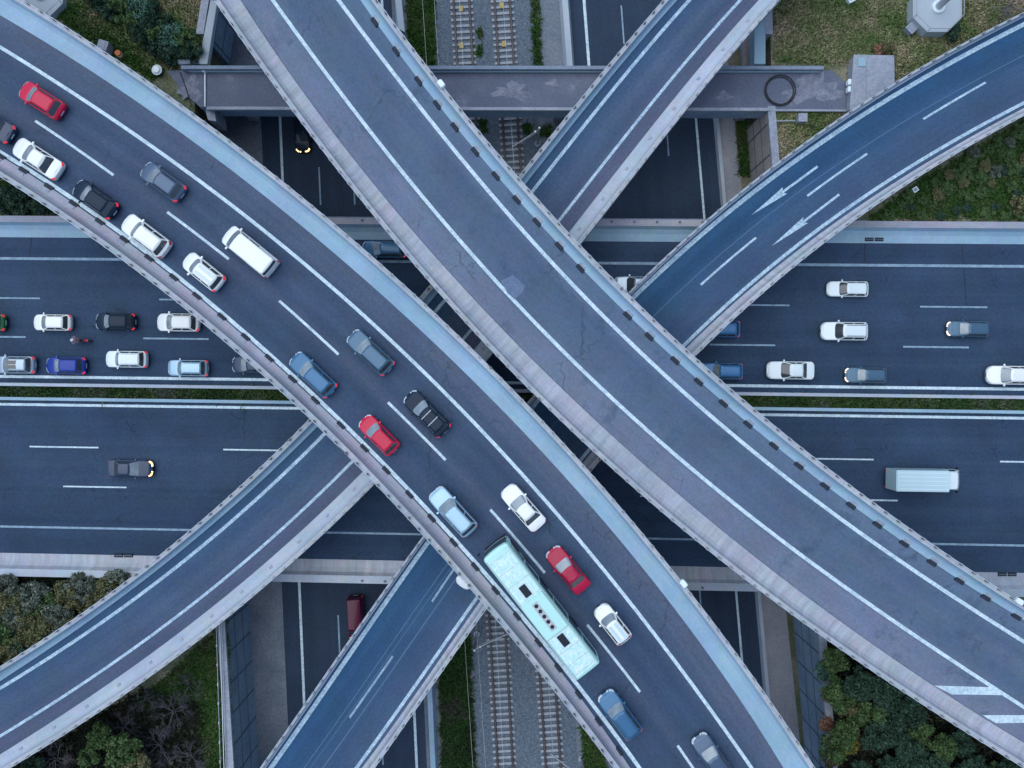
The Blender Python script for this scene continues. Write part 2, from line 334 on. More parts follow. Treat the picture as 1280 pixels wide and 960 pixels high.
def build_overpass(name, label, D, mats, widths, piers, drains=None, covers=None, marks=None, parapet=(1.0, 1.0), thick=1.0):
    root = empty(name, (0, 0, 0), 0, label, 'overpass', 'overpass ramps crossing the highway')
    L = lambda k: (lambda u: D.v(k, u))
    W = lambda k0, k1, f: (lambda u: D.v(k0, u) + (D.v(k1, u) - D.v(k0, u)) * f)
    off = lambda k, d: (lambda u: D.v(k, u) + d)
    # roadway
    lane_uv(D, D.strip('roadway', L('Lin'), L('Rin'), mats['road'], root, 0.0, us=D.us(1.0)), D.us(1.0))
    # structural deck below (closed box section)
    D.profile('deck_girder', [(L('Lout'), -.02), (L('Lout'), -.45), (W('Lout', 'Rout', .14), -thick), (W('Lout', 'Rout', .86), -thick), (L('Rout'), -.45), (L('Rout'), -.02), (W('Lout', 'Rout', .5), -.02), (L('Lout'), -.02)], M['conc_dark'], root)
    for side, h, mk in (('L', parapet[0], mats['L']), ('R', parapet[1], mats['R'])):
        i, o = side + 'in', side + 'out'
        sg = 1 if side == 'L' else -1
        inn = lambda u: D.v(o, u) - sg*min(.36, .45*abs(D.v(o, u) - D.v(i, u)))
        G_ = lambda f: (lambda u: D.v(i, u) + (inn(u) - D.v(i, u))*f)
        prof = [(G_(0), -.015), (G_(.02), .14), (G_(.45), .18), (G_(.70), .28), (G_(.88), .50), (G_(.99), h - .06), (G_(1.0), h - .02)]
        D.profile('parapet', prof, mk, root, us=D.us(1.0))
        D.profile('coping', [(G_(1.0), h - .06), (G_(1.0), h), (L(o), h), (L(o), -.02)], M['coping'], root, us=D.us(1.0))
        # steel hand rail on the parapet with its posts
        us = D.us(1.0); bm = bmesh.new(); ro = off(o, -sg*.03)
        add_tube(bm, [D.at(u, ro(u), h + .34) for u in us], .03, 6)
        rail = bm_obj('railing', bm, M['rail_paint'], root, smooth_angle=50)
        tmpl = box('post', (0, 0, .15), (.20, .17, .30), M['rail_post'], rail)
        spots = []
        u = D.u0 + .3
        while u < D.u1: spots.append(u); u += 1.2
        key = lambda u: max(abs(D.at(u, ro(u)).x) / 46.0, abs(D.at(u, ro(u)).y) / 34.0)
        spots.sort(key=key)
        for q_, u in enumerate(spots[:49]):
            p = tmpl if q_ == 0 else link(tmpl.copy(), rail)
            p.location = D.at(u, ro(u), h); p.rotation_euler.z = D.heading(o, u)
        bm = bmesh.new()
        for u in spots[49:]:
            q = D.at(u, ro(u), h + .15); add_box(bm, q, (.20, .17, .30), D.heading(o, u))
        bm_obj('posts', bm, M['rail_post'], rail)['kind'] = 'stuff'
    # edge lines
    for k, (w, mm) in widths.items():
        D.strip('edge_line', off(k, -w/2), off(k, w/2), mm, root, .008, us=D.us(1.0))
    # drains
    for dl in (drains or []):
        for x, y in dl['pts']:
            u, v = D.uv(x, y); v = D.v(dl['edge'], u) + dl['shift']; h = D.heading(dl['edge'], u)
            g = box('drain_grate', D.at(u, v, .06), (.80, .34, .19), M['drain'], root, h, bevel=.01)
            box('grate_bar', D.at(u, v, .16), (.70, .05, .012), M['black_rubber'], g, h)
            if dl.get('pad'):
                sgn = dl['pad']; box('drain_pad', D.at(u, v + sgn*.40, .17), (.66, .40, .08), M['conc_grey'], root, h)
    if covers:
        k0, k1, f, step, size = covers
        uu = D.u0 + 30
        while uu < D.u1 - 30:
            box('cover_plate', D.at(uu, W(k0, k1, f)(uu), .20), (size, size, .1), M['conc_grey'], root, D.heading(k0, uu)); uu += step
    for kind, data in (marks or []):
        if kind == 'dash':
            (x0, y0), (x1, y1), w, mm, ref, ref2 = data
            ua, va = D.uv(x0, y0); ub, vb = D.uv(x1, y1)
            if ua > ub: ua, va, ub, vb = ub, vb, ua, va
            fa = (va - D.v(ref, ua)) / (D.v(ref2, ua) - D.v(ref, ua)); fb = (vb - D.v(ref, ub)) / (D.v(ref2, ub) - D.v(ref, ub))
            f = lambda u: D.v(ref, u) + (D.v(ref2, u) - D.v(ref, u)) * (fa + (fb - fa) * (u - ua) / (ub - ua))
            D.strip('lane_dash', (lambda u: f(u) - w/2), (lambda u: f(u) + w/2), mm, root, .008, us=D.us(.8, ua, ub))
        elif kind == 'poly':
            pts, mm, nm = data
            vs = [P(x, y, D.z + .009) for x, y in pts]
            o = mesh_obj(nm, vs, [tuple(range(len(vs)))], mm, root)
            if o.data.polygons[0].normal.z < 0: o.data.flip_normals()
        elif kind == 'seam':
            f, ua, ub, w = data
            D.strip('road_seam', W('Lline', 'Rline', f), (lambda u: W('Lline', 'Rline', f)(u) + w), M['faint'], root, .005, us=D.us(1.0, ua, ub))
    # piers
    for x, y, w, ln in piers:
        u, v = D.uv(x, y); v = (D.v('Lin', u) + D.v('Rin', u)) / 2
        h = D.heading('Lin', u); gz = -6.5 if 285 < x < 985 else 0.0
        top = D.z - thick
        bm = bmesh.new(); c = D.at(u, v); hh = top - gz - 1.0
        add_box(bm, (c.x, c.y, gz + hh / 2), (w, ln, hh), h)
        pr = bm_obj('pier', bm, M['conc_grey'], root, bevel=.12)
        bm = bmesh.new(); add_box(bm, (c.x, c.y, top - .5), (w * 1.1, ln * 1.7, 1.0), h, 1.0)
        bm_obj('pier_cap', bm, M['conc_grey'], pr, bevel=.06)
    return root

ZT = 12.0; ZM = 6.0
A_ = Deck(ZT, ((937,959),(0,60)), dict(      # travel direction: up and to the left
    Rout=(1.0, [(36,5),(76,29),(107,49),(140,70),(180,99),(211,120),(240,141),(272,164),(317,197),(376,244),(406,269),(449,306),(477,332),(520,370),(564,410),(605,452),(627,472),(640,487),(687,534),(727,579),(765,620),(805,666),(842,712),(852,729),(877,757),(909,800),(940,847),(960,874),(987,912),(1020,959)]),
    Rin=(0, [(0,21),(54,51),(111,87),(132,101),(185,136),(235,172),(320,235),(380,287),(440,340),(500,392),(550,437),(594,477),(640,527),(675,560),(722,610),(757,650),(780,680),(810,719),(832,752),(860,790),(897,837),(930,882),(960,925),(978,959)]),
    Rline=(0, [(0,60),(50,87),(110,129),(132,144),(185,180),(237,219),(270,240),(320,281),(370,321),(420,362),(470,407),(515,450),(542,479),(570,504),(607,544),(640,581),(682,625),(722,672),(760,720),(800,770),(840,822),(875,867),(910,915),(937,959)]),
    Lline=(0, [(0,189),(25,205),(78,240),(110,264),(160,299),(205,331),(250,367),(320,427),(345,449),(378,480),(420,521),(460,560),(502,605),(545,650),(592,700),(610,720),(720,852),(750,892),(777,930),(799,960)]),
    Lin=(0, [(31,213),(62,234),(93,255),(126,277),(156,300),(187,323),(218,347),(247,370),(278,396),(307,422),(337,448),(367,473),(394,501),(426,532),(456,560),(483,588),(512,618),(539,648),(567,678),(619,738),(647,769),(673,803),(698,834),(723,868),(747,902),(774,938)]),
    Lout=(1.0, [(0,221),(25,237),(75,267),(120,300),(150,321),(195,357),(240,392),(275,421),(320,461),(339,480),(370,507),(407,540),(445,576),(480,612),(517,655),(550,692),(574,719),(600,750),(640,798),(677,842),(715,890),(745,927),(767,960)])))
# left/right above are in the travel direction up-left: photo right edge = R, photo left edge = L
C_ = Deck(ZT, ((340,0),(1280,884)), dict(    # runs down and to the right; its left side is photo right
    Rout=(1.0, [(265,0),(297,42),(317,67),(355,122),(387,167),(422,214),(442,240),(470,274),(506,317),(545,362),(582,405),(620,445),(640,465),(652,480),(692,517),(735,556),(780,597),(830,641),(872,677),(922,719),(960,747),(1000,775),(1050,812),(1102,847),(1155,882),(1210,916),(1280,960)]),
    Rin=(0, [(320,31),(350,75),(385,120),(420,167),(455,215),(477,242),(525,297),(560,340),(595,377),(640,425),(695,480),(740,524),(790,566),(840,609),(890,647),(960,701),(970,720),(1010,750),(1060,785),(1110,820),(1157,850),(1210,885),(1280,927)]),
    Rline=(0, [(340,0),(375,47),(412,97),(450,146),(487,195),(524,240),(560,284),(597,327),(620,352),(640,375),(675,410),(710,445),(745,480),(790,520),(840,562),(890,605),(960,663),(997,692),(1035,720),(1085,755),(1135,787),(1185,822),(1235,855),(1280,884)]),
    Lline=(0, [(421,0),(460,47),(500,100),(540,152),(580,202),(610,239),(640,276),(677,315),(725,365),(765,406),(805,445),(843,480),(890,520),(927,550),(960,578),(1010,620),(1060,656),(1110,690),(1152,720),(1200,752),(1242,779),(1280,801)]),
    Lin=(0, [(449,0),(470,27),(496,64),(524,101),(547,131),(569,159),(595,189),(620,220),(646,250),(672,277),(700,307),(726,335),(785,394),(812,420),(844,450),(874,476),(904,504),(935,530),(967,557),(999,581),(1031,607),(1064,631),(1097,655),(1130,679),(1165,702),(1199,725),(1232,746),(1280,776)]),
    Lout=(1.0, [(470,0),(492,27),(520,66),(552,107),(587,152),(617,187),(640,212),(662,240),(690,270),(722,304),(765,347),(800,382),(840,420),(875,452),(907,480),(927,502),(960,528),(990,551),(1037,587),(1087,625),(1135,657),(1185,694),(1222,720),(1255,740),(1280,756)])))
B_ = Deck(ZM, ((0,862),(861,0)), dict(       # runs up and to the right; left = photo upper-left
    Lout=(1.0, [(829,0),(795,41),(750,96),(717,136),(690,171),(662,202),(650,217),(386,526),(347,562),(320,590),(282,626),(255,650),(212,685),(165,720),(125,750),(80,781),(35,811),(0,834)]),
    Lin=(0, [(847,0),(800,55),(747,116),(697,177),(659,230),(397,535),(357,572),(320,610),(275,647),(225,687),(190,714),(132,766),(75,804),(0,850)]),
    Lline=(0, [(861,0),(810,60),(762,119),(710,182),(665,239),(405,542),(365,581),(320,626),(272,669),(237,696),(206,720),(160,755),(135,772),(107,791),(60,821),(0,862)]),
    Rline=(0, [(925,0),(872,61),(820,122),(772,182),(728,239),(699,275),(440,577),(397,620),(357,656),(320,690),(287,720),(237,759),(187,794),(132,835),(110,850),(50,890),(0,920)]),
    Rin=(0, [(947,0),(900,56),(850,115),(800,177),(750,241),(711,287),(456,590),(412,631),(370,669),(320,712),(310,722),(237,780),(175,825),(132,859),(62,905),(0,942)]),
    Rout=(1.0, [(960,15),(929,52),(895,92),(852,146),(819,186),(777,239),(750,274),(725,304),(469,607),(425,647),(385,685),(344,720),(320,744),(272,782),(217,824),(172,856),(110,900),(50,937),(17,957)])))
D_ = Deck(ZM, ((339,959),(1280,31)), dict(   # runs up and to the right; left = photo upper-left
    Lout=(1.0, [(1280,17),(1230,40),(1180,67),(1135,92),(1090,120),(1045,150),(1000,184),(960,212),(930,240),(890,271),(857,299),(817,331),(785,364),(529,671),(510,697),(492,720),(460,766),(432,806),(400,854),(370,896),(325,959)]),
    Lin=(0, [(1280,23),(1230,47),(1180,74),(1135,99),(1090,127),(1045,157),(1000,191),(960,219),(930,247),(890,278),(857,306),(817,338),(787,369),(532,674),(513,700),(497,722),(465,768),(437,809),(405,857),(375,899),(330,962)]),
    Lline=(0, [(1280,31),(1230,56),(1172,87),(1120,117),(1067,150),(1015,186),(960,226),(940,245),(905,272),(865,304),(830,334),(792,369),(535,677),(520,697),(506,720),(472,769),(430,830),(390,885),(339,959)]),
    Rline=(0, [(1280,127),(1225,160),(1172,189),(1120,220),(1087,240),(1042,270),(1000,302),(960,338),(922,370),(890,399),(856,431),(592,749),(557,804),(525,850),(480,914),(445,959)]),
    Rin=(0, [(1280,134),(1225,166),(1172,196),(1100,239),(1035,281),(960,345),(910,387),(857,435),(597,752),(560,810),(520,870),(480,922),(452,959)]),
    Rout=(1.0, [(1280,147),(1267,151),(1220,176),(1172,205),(1122,237),(1069,276),(1025,309),(982,342),(960,362),(925,392),(900,414),(869,441),(607,762),(575,806),(540,860),(502,910),(470,957)])))

PT, PD = M['paint'], M['paint_dim']
dashA = [((44,151),(142,219)),((209,265),(286,324)),((349,376),(423,443)),((485,503),(557,575)),((613,637),(681,716)),((734,781),(800,865)),((847,932),(906,1018))]
build_overpass('viaduct', 'wide curved overpass jammed with cars and a mint bus, pale blue concrete edge', A_,
    dict(road=M['asphalt_a'], L=M['conc_brown'], R=M['conc_blue']), {'Lline': (.32, PT), 'Rline': (.29, PT)},
    [(150,205,1.4,4.5),(388,405,1.4,4.5),(735,760,1.4,4.5),(930,1010,1.4,4.5)],
    drains=[dict(edge='Lin', shift=.02, pad=1, pts=[(1,197),(29,215),(60,236),(91,257),(124,279),(154,302),(185,325),(216,349),(245,372),(276,398),(305,424),(335,450),(365,475),(392,503),(424,534),(454,562),(481,590),(510,620),(537,650),(565,680),(592,710),(617,740),(645,771),(671,805),(696,836),(721,870),(745,904),(772,940)])],
    marks=[('dash', (a, b, .22, PT, 'Lline', 'Rline')) for a, b in dashA])
hatch1 = [(1168,857),(1238,859),(1257,869),(1190,868)]; hatch2 = [(1228,894),(1310,894),(1320,903),(1245,904)]
build_overpass('viaduct', 'empty curved overpass with worn patched asphalt and white hatching, beside the jammed one', C_,
    dict(road=M['asphalt_c'], L=M['conc_blue'], R=M['conc_mauve']), {'Lline': (.31, PT), 'Rline': (.30, PT)},
    [(300,-70,1.4,4.0),(560,225,1.4,3.6),(905,580,1.4,3.6),(1240,830,1.4,4.5)],
    drains=[dict(edge='Lin', shift=-.05, pad=1, pts=[(470,27),(496,64),(524,101),(547,131),(569,159),(595,189),(620,220),(646,250),(672,277),(700,307),(726,335),(785,394),(812,420),(844,450),(874,476),(904,504),(935,530),(967,557),(999,581),(1031,607),(1064,631),(1097,655),(1130,679),(1165,702),(1199,725),(1232,746),(1270,770)])],
    marks=[('poly', (hatch1, PT, 'hatch_stripe')), ('poly', (hatch2, PT, 'hatch_stripe')),
           ('poly', ([(626,351),(641,344),(656,357),(653,366),(643,374),(634,366)], mat('asphalt patch', (.135,.185,.28), (.105,.155,.25), scale=2, fine=.2, coords='World', rough=.9), 'asphalt_patch'))])
build_overpass('ramp_bridge', 'single lane ramp passing under both big overpasses, curving to the lower left corner', B_,
    dict(road=M['asphalt_b'], L=M['conc_blue'], R=M['conc_white']), {'Lline': (.30, M['paint_mid']), 'Rline': (.26, M['paint_mid'])},
    [(905,-10,1.2,2.4),(560,400,1.2,2.4),(215,740,1.2,2.6),(40,870,1.2,2.4)], covers=('Rin', 'Rout', .42, 3.4, .32))
mkD = [('dash', (a, b, .2, m_, 'Lline', 'Rline')) for a, b, m_ in (((1154,149),(1232,103),M['paint_mid']),((1009,245),(1084,192),M['paint_mid']),((876,356),(945,297),M['paint_mid']),((437,897),(491,820),PD),((540,752),(575,700),PD))]
def arrow(tail, tip, sh=.10, hd=.42, hl=.48):
    a = np.array(tail, float); b = np.array(tip, float); d = b - a; ln = np.linalg.norm(d); d /= ln; n = np.array([-d[1], d[0]])
    k = ln * (1 - hl); w = 1.5; h = 4.8
    return [tuple(a + n*w), tuple(a + d*k + n*w), tuple(a + d*(k-3) + n*h), tuple(b), tuple(a + d*(k-3) - n*h), tuple(a + d*k - n*w), tuple(a - n*w)]
mkD += [('poly', (arrow((1022,208),(939,269)), M['paint_mid'], 'lane_arrow')), ('poly', (arrow((1049,243),(964,308)), M['paint_mid'], 'lane_arrow'))]
mkD += [('seam', (.40, D_.u0 + 36, D_.u1 - 36, .07)), ('seam', (.47, D_.u0 + 36, D_.u0 + 62, .05)), ('seam', (.62, D_.u0 + 36, D_.u0 + 60, .1))]
build_overpass('ramp_bridge', 'two lane slip road bridge with white lane arrows, curving from the upper right corner', D_,
    dict(road=M['asphalt_d'], L=M['conc_white'], R=M['conc_mauve']), {'Lline': (.40, M['paint_mid']), 'Rline': (.30, M['paint_mid'])},
    [(1210,110,1.2,3.2),(690,560,1.2,3.0),(400,970,1.2,3.2)], marks=mkD, parapet=(.9, 1.0))

# ------------------------------------------------------------------ ground with its trench, highway, underpass roads
ZL = -6.5
westw = [(330,-500),(305,-100),(293,40),(281,115),(284,240),(311,757),(320,900),(332,1100),(350,1500)]
eastw = [(905,-500),(925,-100),(929,20),(932,150),(938,225),(992,775),(1001,880),(1015,1050),(1050,1500)]
ww = [Vector(P(x, y, ZL)) for x, y in westw]; ew_ = [Vector(P(x, y, ZL)) for x, y in eastw]
ww = [Vector((ww[0].x, 400, ZL))] + ww + [Vector((ww[-1].x, -400, ZL))]
ew_ = [Vector((ew_[0].x, 400, ZL))] + ew_ + [Vector((ew_[-1].x, -400, ZL))]
def resample(poly, ys):
    out = []
    for y in ys:
        for a, b in zip(poly, poly[1:]):
            if a.y >= y >= b.y:
                t = (a.y - y) / (a.y - b.y) if a.y != b.y else 0
                out.append(Vector((a.x + (b.x - a.x) * t, y, a.z))); break
    return out
ys = [400, 200, 100] + list(np.arange(60, -61, -2.0)) + [-100, -200, -400]
Wp = resample(ww, ys); Ep = resample(ew_, ys)
vs = []; GZ = -.12
for w, e in zip(Wp, Ep):
    vs += [(-400, w.y, GZ), (w.x - .55, w.y, GZ), (w.x - .5, w.y, ZL - .02), (e.x + .5, e.y, ZL - .02), (e.x + .55, e.y, GZ), (400, e.y, GZ)]
fs = [(i*6+j, (i+1)*6+j, (i+1)*6+j+1, i*6+j+1) for i in range(len(Wp)-1) for j in range(5)]
mesh_obj('ground', vs, fs, M['ground'])['kind'] = 'structure'

# retaining walls of the trench: one each side, north and south of the highway
def retaining(poly, side, y0, y1, label, m):
    ys_ = list(np.arange(y0, y1 - .01, -1.5)); ys_ = ys_ + [y1]
    pl = resample(poly, ys_)
    root = empty('retaining_wall', (pl[0].x, pl[0].y, ZL), 0, label, 'wall')
    o = root.location; vs = []; n = 4
    for p in pl:
        x0, x1 = p.x, p.x + side * .5
        vs += [(x0 - o.x, p.y - o.y, 0), (x0 - o.x, p.y - o.y, 6.45), (x1 - o.x, p.y - o.y, 6.45), (x1 - o.x, p.y - o.y, 0)]
    fs = [(i*4+j, i*4+(j+1) % 4, (i+1)*4+(j+1) % 4, (i+1)*4+j) for i in range(len(pl)-1) for j in range(4)] + [(0,1,2,3), tuple(len(vs)-4+k for k in range(4))]
    mesh_obj('wall_face', vs, fs, m, root)
    bm = bmesh.new(); d = -side * .035
    for i in range(1, len(pl)-1, 2):      # open joints between the facing panels
        p = pl[i]; add_box(bm, (p.x - o.x + d*.2, p.y - o.y, 3.2), (.06, .12, 6.3))
    for a, b in zip(pl, pl[1:]):
        h = math.atan2(b.y - a.y, b.x - a.x)
        for zz in (2.1, 4.2): add_box(bm, ((a.x+b.x)/2 - o.x + d*.2, (a.y+b.y)/2 - o.y, zz), ((b-a).length, .06, .08), h)
    bm_obj('panel_joint', bm, M['joint'], root)
    vs = []
    for p in pl:
        for dx, z in ((-side*.12, 6.46), (-side*.12, 6.85), (side*.62, 6.85), (side*.62, 6.46)): vs.append((p.x + dx - o.x, p.y - o.y, z))
    fs = [(i*4+j, i*4+(j+1) % 4, (i+1)*4+(j+1) % 4, (i+1)*4+j) for i in range(len(pl)-1) for j in range(4)] + [(0,1,2,3), tuple(len(vs)-4+k for k in range(4))]
    mesh_obj('coping', vs, fs, M['conc_grey'], root)
yN, yS = P(0, 268)[1], P(0, 722)[1]
bN0, bN1 = P(0, 80)[1], P(0, 138)[1]
retaining(ww, -1, 60, 34.0, 'pale concrete retaining wall with leaning top, upper left beside the empty overpass', M['conc_wall'])
retaining(ww, -1, 25.4, yN + .6, 'concrete retaining wall at the left of the gap between service bridge and highway', M['conc_wall'])
retaining(ew_, 1, 27.0, yN + .3, 'tan retaining wall between service bridge and highway, right of the footway', M['conc_tan'])
retaining(ww, -1, yS, -60, 'blue grey panelled retaining wall in the lower left beside the grass and metal fence', M['conc_wall'])
retaining(ew_, 1, 60, 34.0, 'narrow concrete retaining wall at the top between two light strips, upper right of the ramp', M['conc_tan'])
retaining(ew_, 1, yS, -60, 'panelled retaining wall in the lower right next to the dense trees', M['conc_wall'])

# highway ---------------------------------------------------------
def hy(x, y0):
    s = .0078 + (y0 - 328) / (670 - 328) * (.0187 - .0078)
    return y0 + s * (x - 640)
def hline(y0, x0=-3500, x1=4700, z=0.0, n=2):
    xs = np.linspace(x0, x1, n)
    return [Vector(P(x, hy(x, y0), 0)) + Vector((0, 0, z)) for x in xs]
road = sheet('highway', hline(299, n=60), hline(488, n=60), M['asphalt_h'], kind='structure')
road2 = sheet('highway', hline(506, n=60), hline(705.5, n=60), M['asphalt_h'], kind='structure')
def hmark(nm, y0, x0, x1, w, mm, par, z=.006):
    hw = w * F / CAM_Z / 2
    return sheet(nm, hline(y0 - hw, x0, x1, z, 3), hline(y0 + hw, x0, x1, z, 3), mm, par)
hmark('edge_line', 328, -3000, 4200, .26, PD, road); hmark('edge_line', 478.5, -3000, 4200, .28, PT, road)
hmark('edge_line', 514, -3000, 4200, .26, PT, road2); hmark('edge_line', 670, -3000, 4200, .2, PD, road2)
for x0 in (-434,-197,-34,199,436,673,903,1150,1390,1630): hmark('lane_dash', 378.5, x0, x0 + 84, .16, PD, road)
for x0 in (-290,-50,179,415,650,887,1129,1370,1600): hmark('lane_dash', 428, x0, x0 + 82, .17, PD, road)
for x0 in (-205,37,279,522,764,1006,1250,1490): hmark('lane_dash', 567.5, x0, x0 + 86, .15, PT, road2)
for x0 in (-405,-163,79,321,563,800,1043,1285,1525): hmark('lane_dash', 617.5, x0, x0 + 79, .15, PT, road2)
# tar joints across the lanes
for (x0, y0), (x1, y1) in (((1081,302),(1080,336)),((1202,302),(1208,383)),((40,294),(37,320))):
    a = P(x0, y0, .005); b = P(x1, y1, .005)
    sheet('road_seam', [Vector((a[0]-.05, a[1], .005)), Vector((b[0]-.05, b[1], .005))], [Vector((a[0]+.05, a[1], .005)), Vector((b[0]+.05, b[1], .005))], M['drain'], road)
# structure below the highway where it crosses the trench
hb = empty('highway_bridge', (0, 0, 0), 0, 'concrete bridge carrying the highway across the sunken roads and railway', 'bridge')
x0, x1 = 215, 1085
vs = []
for x in (x0, x1):
    for y in (272, 718): vs += [Vector(P(x, hy(x, y), 0)) + Vector((0, 0, zz)) for zz in (-.03, -1.1)]
mesh_obj('deck_girder', vs, [(0,2,6,4), (1,5,7,3), (0,1,3,2), (4,6,7,5), (0,4,5,1), (2,3,7,6)], M['conc_dark'], hb)
for pl_, sd in ((ww, -1), (ew_, 1)):
    for k in range(11):
        pp = resample(pl_, [yN + (yS - yN)*(k + .5)/11])[0]; box('abutment', (pp.x + sd*.4, pp.y, ZL/2 - .57), (.8, (yN - yS)/11, 5.36), M['conc_dark'], hb)
for px_ in (508, 735):
    for py_ in (330, 420, 500, 580, 660):
        c = P(px_ + (py_-480)*.05, py_, ZL); cyl('pier', (c[0], c[1], ZL/2 - .55), .55, 5.4, M['conc_grey'], hb, n=16)
# side barriers
def barrier(label, y_road, y_in, y_out, m, grates, m2):
    root = empty('concrete_barrier', P(640, y_in, 0), 0, label, 'barrier')
    o = root.location; xs = np.linspace(-3000, 4200, 120)
    hs = .85
    pr = [(y_road, -.01), (y_road, .06), (y_road + (y_in - y_road)*.55, .10), (y_road + (y_in - y_road)*.85, .35), (y_in, hs)]
    vs = []; uv = []
    for x in xs:
        for k, (y, z) in enumerate(pr):
            q = Vector(P(x, hy(x, y), 0)); vs.append((q.x - o.x, q.y - o.y, z)); uv.append((q.x, k * .4))
    n = len(pr)
    fs = [(i*n+j, i*n+j+1, (i+1)*n+j+1, (i+1)*n+j) for i in range(len(xs)-1) for j in range(n-1)]
    mesh_obj('sloped_face', vs, fs, m, root, uvs=uv)
    pr = [(y_in, hs - .03), (y_in, hs + .05), (y_out, hs + .05), (y_out, -.4)]
    vs = []; uv = []
    for x in xs:
        for k, (y, z) in enumerate(pr):
            q = Vector(P(x, hy(x, y), 0)); vs.append((q.x - o.x, q.y - o.y, z)); uv.append((q.x, k * .4))
    n = len(pr)
    fs = [(i*n+j, i*n+j+1, (i+1)*n+j+1, (i+1)*n+j) for i in range(len(xs)-1) for j in range(n-1)]
    mesh_obj('cap', vs, fs, m2, root, uvs=uv)
    for gx, gy in grates:
        g = None
        for k in (-6.2, 6.2):
            q = Vector(P(gx + k, gy, 0))
            g = box('drain_grate', (q.x - o.x, q.y - o.y, .09), (.82, .34, .14), M['drain'], root, -.01)
            box('grate_bar', (q.x - o.x, q.y - o.y, .165), (.75, .06, .012), M['rail_post'], g, -.01)
    # short posts on the bridge length
    for k, x in enumerate(range(455, 900, 28)):
        q = Vector(P(x, hy(x, (y_in*.35 + y_out*.65)), 0)); box('post', (q.x - o.x, q.y - o.y, hs + .12), (.2, .16, .14), M['rail_post'], root)
barrier('sloping concrete barrier along the north side of the highway', 301, 284, 276, M['conc_blue'], [(1092,299.5)], M['conc_brown'])
barrier('sloping concrete barrier along the south side of the highway', 703.5, 720.5, 730, M['conc_mauve'], [(155,694),(1258,717.5)], M['conc_white'])
# central reservation: two kerb walls, grass between
for y0, lab in ((488.5, 'low white concrete kerb wall on the north side of the central grass strip'), (506.5, 'low blue grey concrete kerb wall on the south side of the central grass strip')):
    vs = []; xs = np.linspace(-3000, 4200, 100)
    for x in xs:
        for dy, z in ((-2.4, -.01), (-1.9, .45), (1.9, .45), (2.4, -.01)):
            q = Vector(P(x, hy(x, y0 + dy), 0)); vs.append((q.x, q.y, z))
    fs = [(i*4+j, i*4+j+1, (i+1)*4+j+1, (i+1)*4+j) for i in range(len(xs)-1) for j in range(3)]
    o = mesh_obj('median_kerb', vs, fs, M['conc_blue' if y0 > 495 else 'conc_white'], uvs=[(v[0], v[1]) for v in vs]); tag(o, lab, 'kerb')
sheet('median_soil', hline(488, n=60, z=.05), hline(506.5, n=60, z=.05), M['ground'], kind='structure')

# underpass level --------------------------------------------------
def nline(p0, p1, z, y0=-700, y1=1700, n=2):
    out = []
    for y in np.linspace(y0, y1, n):
        t = (y - p0[1]) / (p1[1] - p0[1]); out.append(Vector(P(p0[0] + (p1[0]-p0[0])*t, y, ZL)) + Vector((0, 0, z)))
    return out
floor = sheet('trench_floor', [Vector((w.x - .3, w.y, ZL)) for w in Wp], [Vector((e.x + .3, e.y, ZL)) for e in Ep], M['floor_n'], kind='structure')
rw = sheet('road', nline((327,170),(352,727), .005, n=40), nline((490,15),(531,900), .005, n=40), M['asphalt_n'], kind='structure')
re = sheet('road', nline((712,0),(772,800), .005, n=40), nline((893,150),(947,785), .005, n=40), M['asphalt_n'], kind='structure')
def nmark(nm, p0, p1, w, mm, par, y0=-600, y1=1600):
    hw = w * F / (CAM_Z - ZL) / 2
    sheet(nm, nline((p0[0]-hw, p0[1]), (p1[0]-hw, p1[1]), .010, y0, y1, 6), nline((p0[0]+hw, p0[1]), (p1[0]+hw, p1[1]), .010, y0, y1, 6), mm, par)
nmark('edge_line', (350,146), (377,800), .27, PT, rw); nmark('edge_line', (478,15), (519,915), .27, PT, rw)
nmark('edge_line', (730,0), (791,800), .30, PT, re); nmark('edge_line', (870,150), (924,785), .24, PT, re)
for k in range(-4, 9):
    y = 769 + (k - 5) * 140
    nmark('lane_dash', (396,146), (424,800), .16, PD, rw, y, y + 47); nmark('lane_dash', (438,146), (471,800), .16, PD, rw, y, y + 47)
    nmark('lane_dash', (776,0), (835,800), .16, PD, re, y - 62, y - 14); nmark('lane_dash', (822,0), (879,800), .16, PD, re, y - 62, y - 14)
bed = sheet('railway_bed', nline((541,0),(590,850), .006, n=40), nline((664,0),(716,850), .006, n=40), M['ballast'], kind='structure')
sheet('footway', nline((896,150),(949,785), .008, n=20), nline((918,150),(985,785), .008, n=20), M['mauve_walk'], kind='structure')
sheet('footway', nline((674,0),(738,850), .008, n=20), nline((697,0),(760,850), .008, n=20), M['floor_n'], kind='structure')
sheet('soil_strip', nline((507,0),(547,850), .004, n=20), nline((541,0),(590,850), .004, n=20), M['ground'], kind='structure')
sheet('soil_strip', nline((918,150),(985,785), .004, n=20), nline((933,150),(992,785), .004, n=20), M['ground'], kind='structure')
def low_wall(label, p0, p1, wpx, h, m, y0=-600, y1=1600):
    a = nline((p0[0]-wpx/2, p0[1]), (p1[0]-wpx/2, p1[1]), 0, y0, y1, 40); b = nline((p0[0]+wpx/2, p0[1]), (p1[0]+wpx/2, p1[1]), 0, y0, y1, 40)
    vs = []
    for p, q in zip(a, b):
        d = (q - p); vs += [p + d*0, p + d*.2 + Vector((0,0,h)), p + d*.8 + Vector((0,0,h)), q]
    fs = [(i*4+j, i*4+j+1, (i+1)*4+j+1, (i+1)*4+j) for i in range(len(a)-1) for j in range(3)]
    tag(mesh_obj('concrete_barrier', vs, fs, m, uvs=[(v.y, v.x) for v in vs]), label, 'barrier')
